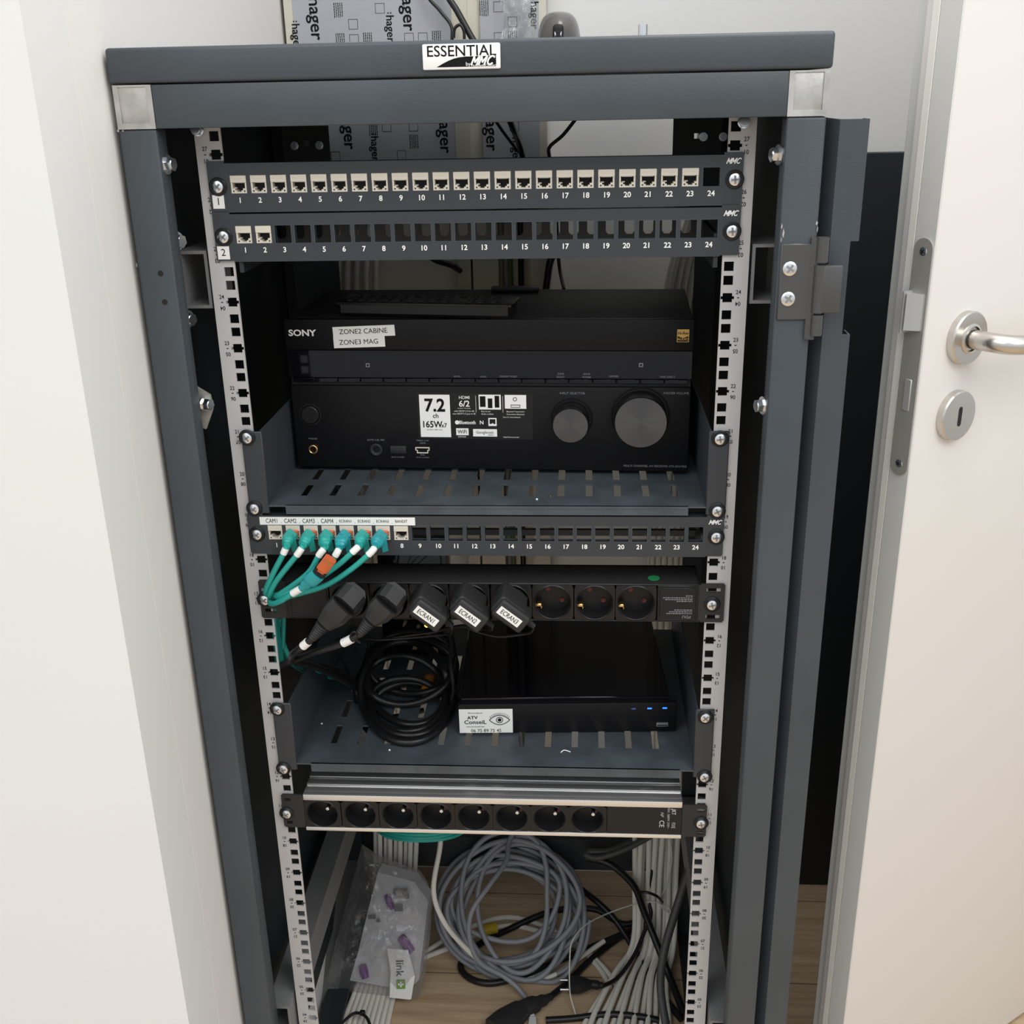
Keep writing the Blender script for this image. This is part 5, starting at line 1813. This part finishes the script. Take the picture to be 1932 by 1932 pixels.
def resample(pl, n):
    pl = [Vector((a_, b_, 0)) for a_, b_ in pl]
    L = [0]
    for i in range(len(pl)):
        L.append(L[-1] + (pl[(i + 1) % len(pl)] - pl[i]).length)
    out = []
    for k in range(n):
        d = L[-1] * k / n
        for i in range(len(pl)):
            if L[i] <= d <= L[i + 1]:
                out.append(pl[i].lerp(pl[(i + 1) % len(pl)], (d - L[i]) / (L[i + 1] - L[i])))
                break
    return out


ring = resample(outl, NB)
cen = Vector((722, 1755, 0))
vs, fs = [], []
NR = 14
for side in (-1, 1):
    for j in range(NR + 1):
        f = 1 - j / NR
        for k in range(NB):
            p_ = cen.lerp(ring[k], f)
            off = 0.032 * (1 - f ** 2.2) ** 0.6
            cr_ = 0.010 * noise.noise(Vector((p_.x * 0.03, p_.y * 0.03, side * 5))) + 0.005 * noise.noise(Vector((p_.x * 0.09, p_.y * 0.09, side * 9)))
            y = yb_(p_.y) + side * off + cr_ * (1 - f ** 6)
            q = P3(p_.x, p_.y, y)
            q.z = max(q.z, FZ + 0.003)
            vs.append(q)
o_ = (NR + 1) * NB
for b0 in (0, o_):
    for j in range(NR):
        for k in range(NB):
            l = (k + 1) % NB
            fs.append((b0 + j * NB + k, b0 + j * NB + l, b0 + (j + 1) * NB + l, b0 + (j + 1) * NB + k))
m = MB().add(vs, fs)
tag(obj('plastic_bag', m, M_bag, recalc=False), 'clear plastic bag holding a white module at the lower left', 'bag')


def slab(px, y_of, th):
    f_ = [P3(u, v, y_of(v)) for u, v in px]
    g_ = [q + Vector((0.003, th, 0)) for q in f_]
    n = len(px)
    return MB().add(f_ + g_, [list(range(n)), list(range(n, 2 * n))[::-1]] + [(i, (i + 1) % n, n + (i + 1) % n, n + i) for i in range(n)])


wy = lambda v: yb_(v) - 0.006
T = thing('white_module', 'white plastic module with purple clips inside the clear bag', 'module', P3(740, 1770, 0.32))
obj('module_case', slab([(713, 1646), (782, 1664), (808, 1700), (800, 1770), (790, 1850), (768, 1868), (660, 1850), (676, 1795), (695, 1715)], wy, 0.022), M_whitepl, T)
for u0, v0, u1, v1, w in ((731, 1690, 739, 1716, 0.0052), (757, 1768, 777, 1796, 0.0068), (684, 1822, 690, 1846, 0.0062)):
    m = MB()
    m.tube([P3(u0, v0, wy(v0) - 0.005), P3((u0 + u1) / 2, (v0 + v1) / 2, wy(v0) - 0.007), P3(u1, v1, wy(v1) - 0.005)], [w, w * 1.1, w * 0.9], 12)
    obj('purple_clip', m, M_purple, T, label='purple plastic clip')
m = MB()
for u, v, w, h in ((757, 1690, 15, 12), (752, 1714, 8, 7), (702, 1730, 7, 4), (714, 1737, 4, 3)):
    m.add([P3(u + a_ * w, v + b_ * h, wy(v) - 0.0012 + b_ * 0 - 0.0008) for a_, b_ in ((-1, -1), (1, -1), (1, 1), (-1, 1))], [(0, 1, 2, 3)])
obj('module_windows', m, M_galv, T, smooth=False, recalc=False)
cy = lambda v: yb_(v) - 0.020
T = thing('product_card', 'white card reading link with a green plus inside the clear bag', 'card', P3(757, 1840, 0.28))
cq = [(730, 1790), (766, 1793), (779, 1842), (772, 1886), (735, 1882), (737, 1830)]
obj('card', slab(cq, cy, 0.001), M_label, T, smooth=False)
O = P3(754, 1826, cy(1826) - 0.0008)
ux = (P3(752, 1860, cy(1860)) - P3(750, 1812, cy(1812))).normalized()
uy = (P3(765, 1830, cy(1830)) - P3(735, 1832, cy(1832))).normalized()
uz = ux.cross(uy).normalized()
uy = uz.cross(ux)
FM = Matrix(((ux.x, uy.x, uz.x, O.x), (ux.y, uy.y, uz.y, O.y), (ux.z, uy.z, uz.z, O.z), (0, 0, 0, 1))) @ Matrix.Translation((0, 0, -0.0006 if uz.y > 0 else 0.0006))
t = MB().text('link', 0.017, FM, bold=0.008)
obj('card_lettering', t, M_ink, T, smooth=False, recalc=False)
G = FM @ Matrix.Translation((0.0245, 0.001, 0))
t = MB().box(-0.0070, 0.0070, -0.0068, 0.0068, -0.0001, 0.0001, G)
gp = obj('green_square', t, M_greenlogo, T, smooth=False)
dz = -0.0004 if uz.y > 0 else 0.0004
t = MB()
t.box(-0.0042, 0.0042, -0.0012, 0.0012, dz - 0.0001, dz + 0.0001, G)
t.box(-0.0012, 0.0012, -0.0042, 0.0042, dz - 0.0001, dz + 0.0001, G)
obj('plus_sign', t, M_white, gp, smooth=False, recalc=False)

# small debris on the shelves
for i, (u, v, z, mm, lb) in enumerate(((1013, 942, 0.8622, M_white, 'tiny white crumb on the upper shelf'), (1039, 936, 0.8622, M_gold, 'tiny gold crumb on the upper shelf'),
                                       (607, 1365, 0.5542, M_white, 'tiny white crumb by the left slots of the lower shelf'), (735, 1415, 0.5542, M_white, 'tiny white crumb in front of the cable coil'))):
    q = at(u, v, z=z)
    tag(obj('crumb', MB().lathe((q.x, q.y, z - 0.0006), (0, 0, 1), [(0.0011, 0), (0.0013, 0.0008), (0.0005, 0.0016), (0, 0.0017)], 7), mm), lb, 'crumb')
q = at(1068, 1420, z=0.5538)
tag(obj('plastic_shaving', MB().tube(spline([q + Vector((-0.006, 0, 0)), q + Vector((-0.002, 0.003, 0.0012)), q + Vector((0.005, 0.001, 0.0004))], 5), 0.0006, 6), M_white),
    'curved white plastic shaving on the lower shelf front', 'shaving')
